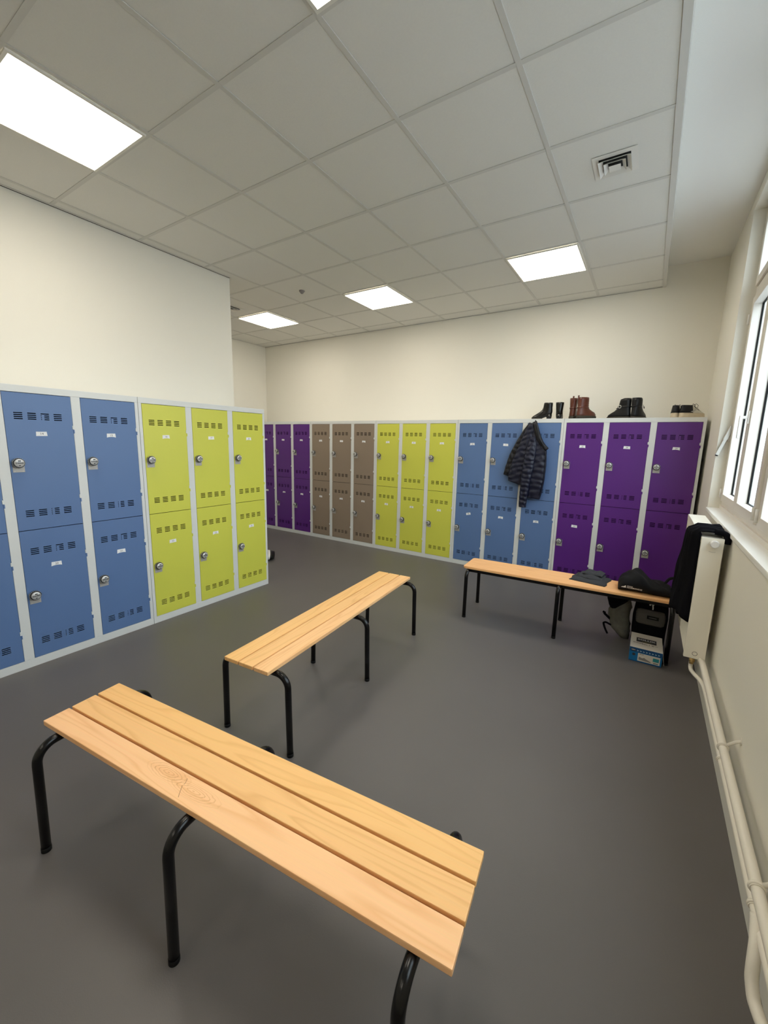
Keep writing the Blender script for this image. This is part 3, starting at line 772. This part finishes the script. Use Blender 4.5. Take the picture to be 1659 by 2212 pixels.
def buckle_boot(loc, rz, lab):
    t = boot_root('buckle_boot', loc, rz, lab, 'boot', 'black buckled boots')
    m = MB(); Lm = M['leather_matte']
    m.rings([foot_ring(0.022, -0.058, 0.165, 0.042, toe=0.75), foot_ring(0.040, -0.058, 0.160, 0.042, toe=0.75), foot_ring(0.058, -0.056, 0.135, 0.040, toe=0.8), foot_ring(0.078, -0.054, 0.100, 0.038, toe=0.9),
             foot_ring(0.105, -0.052, 0.070, 0.038, toe=0.95), foot_ring(0.135, -0.052, 0.058, 0.040, toe=1), foot_ring(0.175, -0.052, 0.052, 0.042, toe=1), [(p[0], p[1], p[2] + 0.010 * (1 if p[0] < 0 else 0.2)) for p in foot_ring(0.192, -0.050, 0.046, 0.042, toe=1)]], Lm)
    m.build('upper', t)
    m = MB(); m.rings([foot_ring(0.0, -0.062, 0.170, 0.044, toe=0.78), foot_ring(0.022, -0.062, 0.172, 0.046, toe=0.78)], M['sole_brown']); m.build('sole', t)
    m = MB(); m.rings([foot_ring(z, -0.0545, 0.069, 0.0405, toe=0.98) for z in (0.112, 0.128)], M['leather_matte']); s_ = m.build('strap', t)
    m = MB()
    for sg in (-1, 1):
        pts = [(0.035 + 0.012 * math.cos(a), sg * 0.042, 0.120 + 0.014 * math.sin(a)) for a in [2 * PI * k / 16 for k in range(17)]]
        m.tube(pts, 0.003, M['steel'], n=8)
    m.build('buckle', s_)
    m = MB(); m.tube([(0.045, -0.042, 0.12), (0.078, -0.03, 0.118), (0.095, -0.022, 0.105)], 0.004, M['leather_matte'], n=8); m.build('strap_end', s_)
    return t
def sneaker(loc, rz, lab, grp='black and white sneakers'):
    t = boot_root('sneaker', loc, rz, lab, 'shoe', grp)
    m = MB(); n = 28
    base = [(0.028, -0.088, 0.182, 0.044, .8), (0.045, -0.090, 0.176, 0.045, .8), (0.062, -0.088, 0.140, 0.042, .85), (0.080, -0.082, 0.090, 0.038, .9), (0.098, -0.078, 0.060, 0.034, .95), (0.112, -0.074, 0.050, 0.032, .95)]
    rg = [foot_ring(z, a, b, w, toe=tt) for z, a, b, w, tt in base]
    rg[-1] = [(p[0], p[1], p[2] - (0.018 if -0.05 < p[0] < 0.02 else 0)) for p in rg[-1]]
    m.rings(rg, M['suede_white']); m.build('upper', t)
    m = MB(); m.rings([[(p[0] if p[0] < 0.02 else 0.02, p[1] * 1.03, p[2]) for p in foot_ring(z, a - 0.002, b, w + 0.0015, toe=tt)] for z, a, b, w, tt in base[1:]], M['leather_matte']); m.build('heel_panel', t)
    m = MB(); m.rings([foot_ring(0.0, -0.090, 0.186, 0.047, toe=.82), foot_ring(0.010, -0.096, 0.190, 0.050, toe=.82), foot_ring(0.014, -0.093, 0.187, 0.048, toe=.82), foot_ring(0.044, -0.091, 0.180, 0.0465, toe=.82)], M['sole_cream']); m.build('sole', t)
    m = MB()
    for k in range(5):
        x = 0.045 + k * 0.018; z = 0.112 - k * 0.010
        m.tube([(x, -0.026, z - 0.012), (x + 0.003, 0, z), (x, 0.026, z - 0.012)], 0.003, M['rubber'], n=6)
    m.tube([(0.045, -0.01, 0.112), (0.055, -0.03, 0.125), (0.075, -0.036, 0.11), (0.062, -0.038, 0.08)], 0.0022, M['rubber'], n=6)
    m.tube([(0.045, 0.01, 0.112), (0.060, 0.02, 0.128), (0.080, 0.016, 0.118), (0.095, 0.03, 0.09)], 0.0022, M['rubber'], n=6)
    m.build('laces', t)
    m = MB()
    for sg in (-1, 1):
        m.add([(-0.01, sg * 0.0450, 0.055), (0.02, sg * 0.0455, 0.05), (0.075, sg * 0.040, 0.085), (0.07, sg * 0.0395, 0.09), (0.02, sg * 0.0445, 0.064),
               (-0.01, sg * 0.0465, 0.055), (0.02, sg * 0.0470, 0.05), (0.075, sg * 0.0415, 0.085), (0.07, sg * 0.041, 0.09), (0.02, sg * 0.046, 0.064)],
              [(5, 6, 7, 8, 9), (0, 4, 3, 2, 1), (0, 1, 6, 5), (1, 2, 7, 6), (2, 3, 8, 7), (3, 4, 9, 8), (4, 0, 5, 9)], M['plate'])
    m.build('side_stripe', t)
    t.scale = (0.92, 0.84, 1.06)
    return t
ZT = 1.8003
ankle_boot((-1.005, 4.905, ZT), R(184), 'left black heeled ankle boot in profile on top of the blue locker')
ankle_boot((-0.884, 4.905, ZT), R(96), 'right black heeled ankle boot seen from behind on top of the blue locker')
lace_boot((-0.752, 4.945, ZT), R(92), 'left brown leather lace-up boot seen from behind on the purple locker')
lace_boot((-0.655, 4.880, ZT), R(48), 'right brown leather lace-up boot turned to the right on the purple locker')
buckle_boot((-0.262, 4.925, ZT), R(160), 'left black ankle boot with silver buckle, toe pointing left')
buckle_boot((-0.162, 4.905, ZT), R(62), 'right black ankle boot with silver buckle, seen from behind')
sneaker((0.166, 4.925, ZT), R(84), 'left black and cream sneaker seen from the heel on the purple locker')
sneaker((0.262, 4.905, ZT), R(38), 'right black and cream sneaker with untied laces, by the locker corner')

# shoe on the floor behind the end of the left lockers, tipped on its side
t = empty('shoe', (-3.905, 3.44, 0.052), 0); tag(t, 'black shoe with white rim lying on its side behind the near green lockers', 'shoe')
T = Matrix.Rotation(R(-40), 4, 'Z') @ Matrix.Rotation(R(80), 4, 'X')
def sh(z, g): return foot_ring(z, -0.20, 0.075 + g, 0.048 + g, toe=0.95)
m = MB(); m.rings([sh(0.0, 0), sh(0.006, 0.003), sh(0.024, 0.003), sh(0.028, 0)], M['white_rubber'], T=T); m.build('rim', t)
m = MB(); m.rings([sh(0.029, -0.008), sh(0.034, -0.009)], M['rubber'], T=T); m.build('sole', t)
m = MB(); m.rings([sh(-0.001, -0.004), foot_ring(-0.03, -0.2, 0.05, 0.042, toe=.9), foot_ring(-0.06, -0.2, 0.0, 0.038, toe=.95)][::-1], M['leather_matte'], T=T); m.build('upper', t)

# ------------------------------------------------------------------ puffer jacket hanging on the blue lockers
def quilt(path, m, mb, y0, amp=0.32, baffle=0.062, n=36, sub=6, skew=0.0, front=1.0):
    """path: (x, z, half width, half depth, y offset) nodes; grows a padded tube with stitched seams"""
    P = []
    for i in range(len(path) - 1):
        a, b = path[i], path[i + 1]
        L = math.hypot(b[0] - a[0], b[1] - a[1]); k = max(2, int(L / baffle * sub))
        for j in range(k): P.append(tuple(a[q] + (b[q] - a[q]) * j / k for q in range(5)))
    P.append(path[-1])
    for _ in range(3):
        P = [P[0]] + [tuple((P[i - 1][q] + 2 * P[i][q] + P[i + 1][q]) / 4 for q in range(5)) for i in range(1, len(P) - 1)] + [P[-1]]
    rings = []; s = 0.0
    for i, p in enumerate(P):
        if i: s += math.hypot(P[i][0] - P[i - 1][0], P[i][1] - P[i - 1][1])
        a, b = P[max(i - 1, 0)], P[min(i + 1, len(P) - 1)]
        tx, tz = b[0] - a[0], b[1] - a[1]; l = math.hypot(tx, tz) or 1; tx /= l; tz /= l
        nx, nz = -tz, tx
        ring = []
        for k in range(n):
            an = 2 * PI * k / n; c, sn = math.cos(an), math.sin(an)
            cc = math.copysign(abs(c) ** 0.8, c); ss = math.copysign(abs(sn) ** 0.8, sn)
            ph = (s + skew * c * p[2]) / baffle + 0.35 * noise.noise(Vector((p[0] * 9, p[1] * 9, c * 1.5)))
            puff = 1 - amp + amp * abs(math.sin(PI * ph)) ** 0.55
            e = min(1.0, s / 0.012) if i < 3 else 1.0
            w = p[2] * (0.94 + 0.06 * puff)
            d = p[3] * puff
            wob = noise.noise(Vector((p[0] * 22 + c * 2, p[1] * 22, sn * 2))) * 0.010
            ring.append((p[0] + nx * cc * w, y0 + p[4] + ss * (d + wob), p[1] + nz * cc * w))
        rings.append(ring)
    mb.rings(rings, m, True)
t = empty('puffer_jacket', (-1.08, 4.692, 1.75)); tag(t, 'navy quilted puffer jacket hanging on the blue locker doors', 'jacket')
t_off = Vector((-1.08, 4.692, 1.75))
def jpart(name, path, mt, y0=0.0, parent=None, **kw):
    mb = MB(); quilt([(p[0] + 1.08, p[1] - 1.75, p[2], p[3], p[4]) for p in path], M[mt], mb, y0, **kw)
    return mb.build(name, parent or t)
jpart('sleeve', [(-1.120, 1.745, 0.030, 0.018, 0.028), (-1.175, 1.66, 0.035, 0.020, 0.026), (-1.240, 1.53, 0.038, 0.022, 0.024), (-1.295, 1.40, 0.042, 0.022, 0.024), (-1.335, 1.27, 0.038, 0.022, 0.024), (-1.362, 1.168, 0.032, 0.020, 0.024)], 'navydark', amp=0.5)
jpart('body', [(-1.110, 1.750, 0.030, 0.022, 0.012), (-1.135, 1.64, 0.052, 0.028, 0.010), (-1.165, 1.50, 0.072, 0.032, 0.008), (-1.195, 1.36, 0.090, 0.034, 0.006), (-1.225, 1.22, 0.098, 0.034, 0.006), (-1.240, 1.13, 0.098, 0.030, 0.008), (-1.252, 1.088, 0.085, 0.022, 0.010)], 'navy', skew=0.6, amp=0.45)
jpart('front_panel', [(-1.075, 1.70, 0.030, 0.022, 0.010), (-1.055, 1.58, 0.058, 0.028, 0.006), (-1.020, 1.45, 0.085, 0.032, 0.0), (-1.012, 1.30, 0.085, 0.034, -0.002), (-1.020, 1.14, 0.088, 0.034, -0.002), (-1.028, 1.00, 0.078, 0.030, 0.0), (-1.036, 0.93, 0.070, 0.022, 0.004)], 'navy')
jpart('sleeve', [(-1.085, 1.60, 0.030, 0.022, -0.012), (-1.090, 1.50, 0.050, 0.030, -0.022), (-1.102, 1.38, 0.058, 0.034, -0.030), (-1.112, 1.25, 0.058, 0.034, -0.034), (-1.125, 1.12, 0.052, 0.032, -0.034), (-1.135, 0.98, 0.046, 0.028, -0.030), (-1.140, 0.87, 0.042, 0.025, -0.026), (-1.140, 0.825, 0.038, 0.022, -0.026)], 'navy', baffle=0.05)
jpart('collar', [(-1.084, 1.765, 0.022, 0.018, -0.006), (-1.062, 1.70, 0.026, 0.020, -0.012), (-1.040, 1.62, 0.026, 0.020, -0.016), (-1.008, 1.55, 0.024, 0.020, -0.016), (-0.965, 1.50, 0.024, 0.020, -0.014), (-0.932, 1.470, 0.022, 0.018, -0.012)], 'navydark', baffle=0.5, amp=0.05)
mb = MB(); mb.tube([(0.022, -0.034, -0.02), (0.05, -0.040, -0.15), (0.125, -0.037, -0.27), (0.143, -0.030, -0.35), (0.142, -0.028, -0.50), (0.138, -0.028, -0.62), (0.115, -0.028, -0.78)], 0.0025, M['rubber'], n=8); mb.build('zip', t)
mb = MB(); mb.tube([(0.0, 0.045, 0.012), (0.0, 0.010, 0.030), (0.0, -0.010, 0.022)], 0.0035, M['navydark'], n=8); mb.build('hanging_loop', t)

# ------------------------------------------------------------------ black garment on the radiator
t = empty('black_coat', (0.30, 3.0, 1.0)); tag(t, 'black coat draped over the top of the radiator', 'coat')
m = MB(); prof = []      # (x, z) from lower front hem over the top to the wall side
def drape(v):            # v in 0..1 along the profile
    front = 0.66
    if v < front:
        k = v / front; z = 0.50 + (1.030 - 0.50) * k; x = 0.268 + 0.012 * k
    elif v < 0.94:
        k = (v - front) / (0.94 - front); x = 0.284 + 0.118 * k; z = 1.036 + 0.004 * math.sin(k * PI)
    else:
        k = (v - 0.94) / 0.06; x = 0.402 + 0.010 * k; z = 1.036 - 0.03 * k
    return x, z
NU, NV = 34, 44; outer = []; 
for j in range(NV + 1):
    v = j / NV; x, z = drape(v); row = []
    down = max(0.0, (0.66 - v) / 0.66)
    ya = 2.905 - 0.01 * down; yb = 3.16 + 0.30 * down ** 0.8 - (0.12 * max(0, down - .78) / .22)
    for i in range(NU + 1):
        u = i / NU; y = ya + (yb - ya) * u
        fold = 0.010 * math.sin(u * 15 + 1.3 * math.sin(v * 5)) + 0.006 * math.sin(u * 37 + v * 4) + 0.008 * noise.noise(Vector((u * 5, v * 6, 0.3)))
        edge = min(1, u * 8, (1 - u) * 8)
        near = math.exp(-u / 0.10)
        if v < 0.66: px, pz = (x - 0.016 - 0.014 * math.sin(u * PI) - abs(fold) * (0.5 + down)) * (1 - near) + 0.2985 * near, z + 0.03 * math.sin(u * 6) * down
        else: px, pz = x, z + 0.010 + abs(fold) * 1.3 * edge
        row.append((px - 0.30, y - 3.0, pz - 1.0))
    outer.append(row)
vs = [p for r in outer for p in r]; n0 = len(vs); fs = []
for j in range(NV):
    for i in range(NU):
        a = j * (NU + 1) + i; fs.append((a, a + 1, a + NU + 2, a + NU + 1))
m.add(vs, fs, M['blackcloth'], True); o = m.build('body', t)
md = o.modifiers.new('thickness', 'SOLIDIFY'); md.thickness = 0.008; md.offset = 0.0
mb = MB(); quilt([(0.270 - .3, 0.10, 0.022, 0.030, 0), (0.262 - .3, -0.05, 0.024, 0.036, 0), (0.258 - .3, -0.2, 0.024, 0.040, 0.01), (0.258 - .3, -0.35, 0.023, 0.042, 0.02), (0.260 - .3, -0.47, 0.02, 0.040, 0.03), (0.262 - .3, -0.505, 0.016, 0.034, 0.035)], M['blackcloth'], mb, 0.02, amp=0.05, baffle=0.07)
for i, p in enumerate(mb.v): mb.v[i] = (p[0], p[1], p[2] if p[2] < 0.02 else 0.02)
mb.build('sleeve', t)
mb = MB(); mb.tube(smooth([(0.06, -0.085, 0.052), (0.09, -0.088, 0.050), (0.112, -0.09, 0.040), (0.120, -0.09, 0.015), (0.119, -0.09, -0.01)]), 0.0165, M['blackcloth'], n=14); mb.build('rolled_cuff', t)

# ------------------------------------------------------------------ bag, cloth and things on and under the long bench
def bz(x): return 0.4505
t = empty('fabric_bag', (0.078, 3.525, bz(0)), R(2.9)); tag(t, 'soft black fabric bag with small white logo lying on the far bench', 'bag')
m = MB(); NX, NA = 44, 30; rings = []
for i in range(NX + 1):
    u = i / NX; x = -0.172 + 0.345 * u
    env = min(1.0, (u / 0.08) ** 0.5 if u < 0.08 else 1, ((1 - u) / 0.06) ** 0.5 if u > 0.94 else 1)
    hgt = (0.070 + 0.075 * math.exp(-((u - 0.36) / 0.25) ** 2) + 0.012 * math.sin(u * 9)) * (0.55 + 0.45 * env)
    if u > 0.75: hgt *= 1.0 - 0.25 * (u - 0.75) / 0.25
    dep = 0.095 * (0.85 + 0.15 * env)
    ring = []
    for k in range(NA):
        an = 2 * PI * k / NA; c, s_ = math.cos(an), math.sin(an)
        y = dep * math.copysign(abs(c) ** 0.7, c); z = hgt / 2 * (1 + math.copysign(abs(s_) ** 0.75, s_))
        tt = max(0, s_)
        y += 0.035 * tt * hgt / 0.14
        f = noise.noise(Vector((x * 16, an * 1.3, 2.1))) * 0.016 * tt + 0.008 * math.sin(x * 55 + y * 45) * tt
        ring.append((x, y, max(0.0, z + f)))
    rings.append(ring)
m.rings(rings, M['bag'], True); b = m.build('bag_body', t)
# logo: white peak and two lines of lettering, printed on the front side
def bag_front(x, z):    # y of the front at given height
    u = (x + 0.172) / 0.345
    hgt = (0.070 + 0.075 * math.exp(-((u - 0.36) / 0.25) ** 2) + 0.012 * math.sin(u * 9))
    s_ = max(-1, min(1, (2 * z / hgt - 1))); s_ = math.copysign(abs(s_) ** (1 / 0.75), s_)
    c = math.sqrt(max(0, 1 - s_ * s_)); return -0.095 * c ** 0.7 + 0.035 * max(0, s_) * hgt / 0.14
lg = MB()
def printed(me, sx, ox, oz, mt):
    vs = []
    for v in me.vertices:
        x = ox + v.co.x * sx; z = oz + v.co.y * sx - 0.04 * (ox + v.co.x * sx + 0.13)
        vs.append((x, bag_front(x, z) - 0.0035, z))
    lg.add(vs, [list(p.vertices) for p in me.polygons], mt)
printed(text_mesh('NORMANDIE', 0.0165, True), 1.0, -0.068, 0.036, M['whiteprint'])
printed(text_mesh('RÉGION', 0.010, True), 1.0, -0.098, 0.048, M['whiteprint'])
vs = [(-0.155, 0.034), (-0.122, 0.032), (-0.125, 0.052), (-0.135, 0.043), (-0.148, 0.040)]
lg.add([(x, bag_front(x, z) - 0.0035, z) for x, z in vs], [(0, 1, 2, 3, 4)], M['whiteprint'])
lg.build_raw('logo', t)
m = MB(); m.tube(smooth([(0.12, 0.02, 0.075), (0.145, 0.03, 0.115), (0.17, 0.04, 0.125), (0.19, 0.03, 0.10), (0.19, 0.01, 0.05), (0.17, -0.01, 0.045)]), 0.010, M['bag'], n=10)
m.build('strap', t)
m = MB(); m.tube([(0.165, -0.085, 0.014), (0.185, -0.105, 0.008), (0.200, -0.128, 0.006)], 0.0055, M['rubber'], n=8); m.build('strap', t)

t = empty('folded_garment', (-0.295, 3.60, bz(0)), R(-8)); tag(t, 'dark grey folded garment lying on the far bench left of the bag', 'clothes')
m = MB()
def layer(z0, th, x0, x1, y0, y1, seed, wav):
    NXl, NYl = 26, 14; top = []; bot = []
    for j in range(NYl + 1):
        for i in range(NXl + 1):
            u, v = i / NXl, j / NYl
            x = x0 + (x1 - x0) * u + 0.012 * noise.noise(Vector((v * 3, seed, 0))); y = y0 + (y1 - y0) * v + 0.012 * noise.noise(Vector((u * 3, seed, 5)))
            e = min(1, 6 * u, 6 * (1 - u), 5 * v, 5 * (1 - v)); e = math.sin(e * PI / 2)
            w = wav * (noise.noise(Vector((u * 4, v * 3, seed))) + 0.5 * math.sin(u * 9 + seed))
            zt = z0 + th * (0.25 + 0.75 * e) + w * e; zb_ = z0 + (0.35 * w * e if z0 > 0.01 else 0)
            top.append((x, y, max(zt, 0.002))); bot.append((x, y, max(zb_, 0.0)))
    n = len(top); c = NXl + 1; fs = []
    for j in range(NYl):
        for i in range(NXl):
            a = j * c + i; fs.append((a, a + 1, a + c + 1, a + c)); fs.append((n + a, n + a + c, n + a + c + 1, n + a + 1))
    for i in range(NXl): fs.append((i, n + i, n + i + 1, i + 1)); a = NYl * c + i; fs.append((a, a + 1, n + a + 1, n + a))
    for j in range(NYl): a = j * c; fs.append((a, a + c, n + a + c, n + a)); a = j * c + NXl; fs.append((a, n + a, n + a + c, a + c))
    m.add(top + bot, fs, M['greycloth'], True)
layer(0.0, 0.020, -0.125, 0.135, -0.135, 0.10, 1.0, 0.003)
layer(0.018, 0.017, -0.090, 0.095, -0.070, 0.11, 3.0, 0.008)
layer(0.036, 0.014, -0.060, 0.085, -0.010, 0.115, 7.0, 0.010)
m.build('cloth_layers', t)
# backpack
t = empty('backpack', (0.142, 3.640, 0.0), R(-2)); t.scale = (0.9, 0.88, 1.0); tag(t, 'black backpack with grey front pocket standing on the floor under the far bench', 'backpack')
def rbox_rings(x0, x1, y0, y1, zs, p=0.55, n=32, seed=0, amp=0.006):
    out = []
    for z, kx, ky in zs:
        cx, cy, a, b = (x0 + x1) / 2, (y0 + y1) / 2, (x1 - x0) / 2 * kx, (y1 - y0) / 2 * ky
        r = []
        for k in range(n):
            an = 2 * PI * k / n; c, s_ = math.cos(an), math.sin(an)
            f = 1 + amp * 10 * noise.noise(Vector((c * 2, s_ * 2, z * 12 + seed)))
            r.append((cx + a * f * math.copysign(abs(c) ** p, c), cy + b * f * math.copysign(abs(s_) ** p, s_), z))
        out.append(r)
    return out
m = MB(); m.rings(rbox_rings(-0.125, 0.125, -0.058, 0.075, [(0.0, .85, .85), (0.02, .97, .97), (0.10, 1, 1), (0.22, 1, 1), (0.30, .98, .95), (0.35, .92, .85), (0.385, .75, .65), (0.392, .5, .4)]), M['blackcloth']); bb = m.build('body', t)
m = MB(); m.rings(rbox_rings(-0.105, 0.108, -0.078, -0.03, [(0.175, .8, .6), (0.185, .95, .95), (0.22, 1, 1), (0.262, .98, 1), (0.285, .9, .8), (0.292, .7, .4)], seed=3), M['greybag']); fp = m.build('front_pocket', t)
m = MB(); m.box(-0.022, -0.0805, 0.225, 0.062, -0.0770, 0.252, M['rubber'], bev=0.001)
m.box(-0.008, -0.0815, 0.237, 0.046, -0.0803, 0.240, M['greyprint']); m.build('patch', fp)
m = MB(); m.add([(-0.012, -0.10, 0.385), (0.030, -0.10, 0.385), (0.012, -0.10, 0.335), (0.006, -0.10, 0.335), (-0.012, -0.096, 0.385), (0.030, -0.096, 0.385), (0.012, -0.096, 0.335), (0.006, -0.096, 0.335)],
      [(0, 1, 2, 3), (7, 6, 5, 4), (0, 4, 5, 1), (1, 5, 6, 2), (2, 6, 7, 3), (3, 7, 4, 0)], M['whiteprint'])
m.tube([(0.009, -0.098, 0.337), (0.012, -0.098, 0.325), (0.011, -0.098, 0.312)], 0.005, M['whiteprint'], n=8)
m.tube([(-0.008, -0.098, 0.352), (-0.012, -0.098, 0.34)], 0.006, M['whiteprint'], n=8)
m.tube([(0.009, -0.098, 0.384), (0.008, -0.075, 0.375), (0.006, -0.055, 0.345)], 0.002, M['steel'], n=6)
m.build('key_ring', t)
m = MB(); m.tube(smooth([(-0.05, -0.02, 0.375), (-0.03, -0.02, 0.405), (0.03, -0.02, 0.405), (0.05, -0.02, 0.375)]), 0.008, M['blackcloth'], n=8); m.build('handle', t)

t = empty('crumpled_jacket', (-0.055, 3.66, 0.0)); tag(t, 'crumpled olive-grey jacket slumped beside the backpack under the bench', 'jacket')
m = MB(); rings = []
for q, (z, cx, hw, hd) in enumerate([(0.0, 0.045, 0.03, 0.03), (0.03, 0.03, 0.045, 0.045), (0.07, 0.010, 0.062, 0.055), (0.12, 0.0, 0.072, 0.058), (0.17, -0.008, 0.072, 0.056), (0.22, -0.012, 0.072, 0.055), (0.26, -0.002, 0.068, 0.050), (0.30, 0.012, 0.050, 0.040), (0.325, 0.02, 0.025, 0.02)]):
    r = []
    for k in range(36):
        an = 2 * PI * k / 36; c, s_ = math.cos(an), math.sin(an)
        f = 1 + 0.20 * noise.noise(Vector((c * 3, s_ * 3, z * 18))) + 0.09 * math.sin(an * 7 + z * 55) + 0.10 * noise.noise(Vector((c * 8, s_ * 8, z * 60)))
        r.append((cx + hw * f * c, hd * f * s_, z))
    rings.append(r)
m.rings(rings, M['olive']); b = m.build('body', t)
m = MB(); rings = []
for q, (z, cx, hw, hd) in enumerate([(0.225, -0.055, 0.018, 0.03), (0.26, -0.048, 0.042, 0.066), (0.30, -0.035, 0.070, 0.072), (0.345, -0.025, 0.085, 0.066), (0.385, -0.02, 0.080, 0.055), (0.41, -0.01, 0.05, 0.03)]):
    rings.append([(cx + hw * (1 + 0.2 * noise.noise(Vector((math.cos(a) * 3, math.sin(a) * 3, z * 20)))) * math.cos(a), hd * math.sin(a), z) for a in [2 * PI * k / 24 for k in range(24)]])
m.rings(rings, M['blackcloth']); m.build('hood', t)
m = MB()
m.tube(smooth([(-0.060, -0.02, 0.13), (-0.085, -0.02, 0.15), (-0.115, -0.02, 0.175)]), [0.010] * 13, M['blackcloth'], n=8)
m.tube([(-0.105, -0.02, 0.178), (-0.125, -0.02, 0.186)], 0.009, M['blackcloth'], n=8)
m.tube(smooth([(-0.055, -0.03, 0.09), (-0.095, -0.03, 0.105), (-0.112, -0.03, 0.095), (-0.100, -0.03, 0.06), (-0.088, -0.03, 0.035), (-0.075, -0.03, 0.012)]), 0.008, M['blackcloth'], n=8)
m.build('strap', t)
# dark cloth corner tucked under the seat
m = MB(); m.rings([[(x * s1, y * s2, z) for x, y in ((-0.06, -0.02), (0.06, -0.02), (0.06, 0.02), (-0.06, 0.02))] for s1, s2, z in ((1, 1, 0.0), (0.8, .8, -0.012), (0.35, .5, -0.024))], M['blackcloth'])
o = m.build('hanging_cloth'); o.location = (-0.23, 3.475, 0.4285); tag(o, 'small black cloth tucked under the seat of the far bench', 'cloth')

# shoe box
t = empty('shoe_box', (0.132, 3.410, 0.0), R(0)); tag(t, 'blue and white shoe box on the floor at the right end of the far bench', 'box')
bw, bd, bh = 0.098, 0.137, 0.106
m = MB(); m.box(-bw, -bd, 0, bw, bd, bh - 0.002, M['box_blue']); b = m.build('carton', t)
m = MB(); m.box(-bw - 0.0005, -bd - 0.0005, bh - 0.002, bw + 0.0005, bd, bh, M['box_white']); lid = m.build('lid', t)
m = MB()
zt = bh + 0.0004
m.box(-0.062, -0.025, bh, 0.062, 0.052, zt, M['ink'])
m.mesh(text_mesh('SOLLIX', 0.034, True), M['whiteprint'], T=Matrix.Translation((0, 0.020, zt + 0.0004)))
m.mesh(text_mesh('SNEAKERS', 0.012), M['yellowprint'], T=Matrix.Translation((0, -0.012, zt + 0.0004)))
m.mesh(text_mesh('SHOES', 0.020, True), M['ink'], T=Matrix.Translation((-0.052, -0.050, zt + 0.0004)))
m.mesh(text_mesh('No.1', 0.024, True), M['ink'], T=Matrix.Translation((0.0, -0.055, zt + 0.0004)))
m.tube([(0.03, -0.045, zt + .0005), (0.068, -0.052, zt + .0005)], 0.0009, M['ink'], n=6); m.tube([(0.032, -0.058, zt + .0005), (0.045, -0.058, zt + .0005)], 0.0015, M['ink'], n=6)
m.build_raw('lid_print', lid)
m = MB(); yf = -bd - 0.0008; RX = Matrix.Rotation(R(90), 4, 'X')
def fp_(x0, z0, x1, z1, mm, o=0.0): m.box(x0, yf - 0.0004 - o, z0, x1, -bd - 0.0001 - o, z1, M[mm])
fp_(-bw + .001, 0.072, bw - .001, bh - 0.003, 'box_deep'); fp_(-bw + .001, 0.001, bw - .001, 0.006, 'box_deep')
fp_(-0.045, 0.010, 0.088, 0.068, 'box_white')
fp_(-0.088, 0.076, -0.062, 0.094, 'ink', 0.0006); m.mesh(text_mesh('NEW', 0.010, True), M['whiteprint'], T=Matrix.Translation((-0.075, yf - 0.0016, 0.086)) @ RX)
m.lathe([(0.010, 0), (0.010, 0.001)], M['ink'], n=20, T=Matrix.Translation((-0.070, yf + 0.0004, 0.052)) @ RX)
for k in range(8): m.mesh(text_mesh('>', 0.020, True), M['lightprint'], T=Matrix.Translation((-0.048 + k * 0.018, yf - 0.001, 0.083)) @ RX)
m.mesh(text_mesh('SPORT', 0.009, True), M['ink'], T=Matrix.Translation((-0.022, yf - 0.001, 0.061)) @ RX)
sh_ = [(-0.038, 0.020), (0.035, 0.016), (0.036, 0.021), (0.020, 0.028), (0.002, 0.036), (-0.006, 0.042), (-0.014, 0.036), (-0.024, 0.037), (-0.032, 0.042), (-0.038, 0.040)]
m.add([(x, yf - 0.0012, z) for x, z in sh_] + [(x, yf - 0.0004, z) for x, z in sh_], [tuple(range(10))], M['greyprint'])
m.box(0.046, yf - 0.0014, 0.030, 0.082, yf - 0.0004, 0.055, M['teal']); m.box(0.050, yf - 0.0014, 0.016, 0.078, yf - 0.0004, 0.020, M['ink'])
m.build_raw('front_print', b)
m = MB(); TT = Matrix.Translation((bw + 0.0006, 0, bh - 0.004)) @ Matrix.Rotation(R(-9), 4, 'Y')
m.box(0.0, -bd + 0.004, -0.088, 0.0015, bd * 0.2, 0.0, M['box_white'], T=TT); m.build('side_flap', t)

# ------------------------------------------------------------------ daylight, world, camera
w = bpy.data.worlds.new('overcast'); scene.world = w; w.use_nodes = True
bg = w.node_tree.nodes['Background']; bg.inputs['Color'].default_value = (0.87, 0.94, 1.0, 1)
tcw = w.node_tree.nodes.new('ShaderNodeTexCoord'); sx = w.node_tree.nodes.new('ShaderNodeSeparateXYZ'); mr = w.node_tree.nodes.new('ShaderNodeMapRange')
w.node_tree.links.new(tcw.outputs['Generated'], sx.inputs[0]); w.node_tree.links.new(sx.outputs['Z'], mr.inputs['Value'])
mr.inputs['From Min'].default_value = -0.15; mr.inputs['From Max'].default_value = 0.25      # overcast sky above, darker ground below
mr.inputs['To Min'].default_value = 2.4; mr.inputs['To Max'].default_value = 6.5
w.node_tree.links.new(mr.outputs['Result'], bg.inputs['Strength'])

cam = bpy.data.cameras.new('camera'); co = bpy.data.objects.new('camera', cam); COL.objects.link(co)
co.location = (0, 0, 1.5073); co.rotation_euler = (1.4018, -0.0228, 0.5730)
cam.sensor_fit = 'HORIZONTAL'; cam.sensor_width = 36.0; cam.lens = 881.58 / 1659 * 36.0
cam.clip_start = 0.01
scene.camera = co
scene.view_settings.view_transform = 'Standard'; scene.view_settings.look = 'None'
scene.view_settings.gamma = 1.0; scene.view_settings.use_curve_mapping = False
scene.view_settings.exposure = 0.0
scene.cycles.use_denoising = True
scene.cycles.max_bounces = 10; scene.cycles.diffuse_bounces = 7
scene.cycles.caustics_reflective = False; scene.cycles.caustics_refractive = False
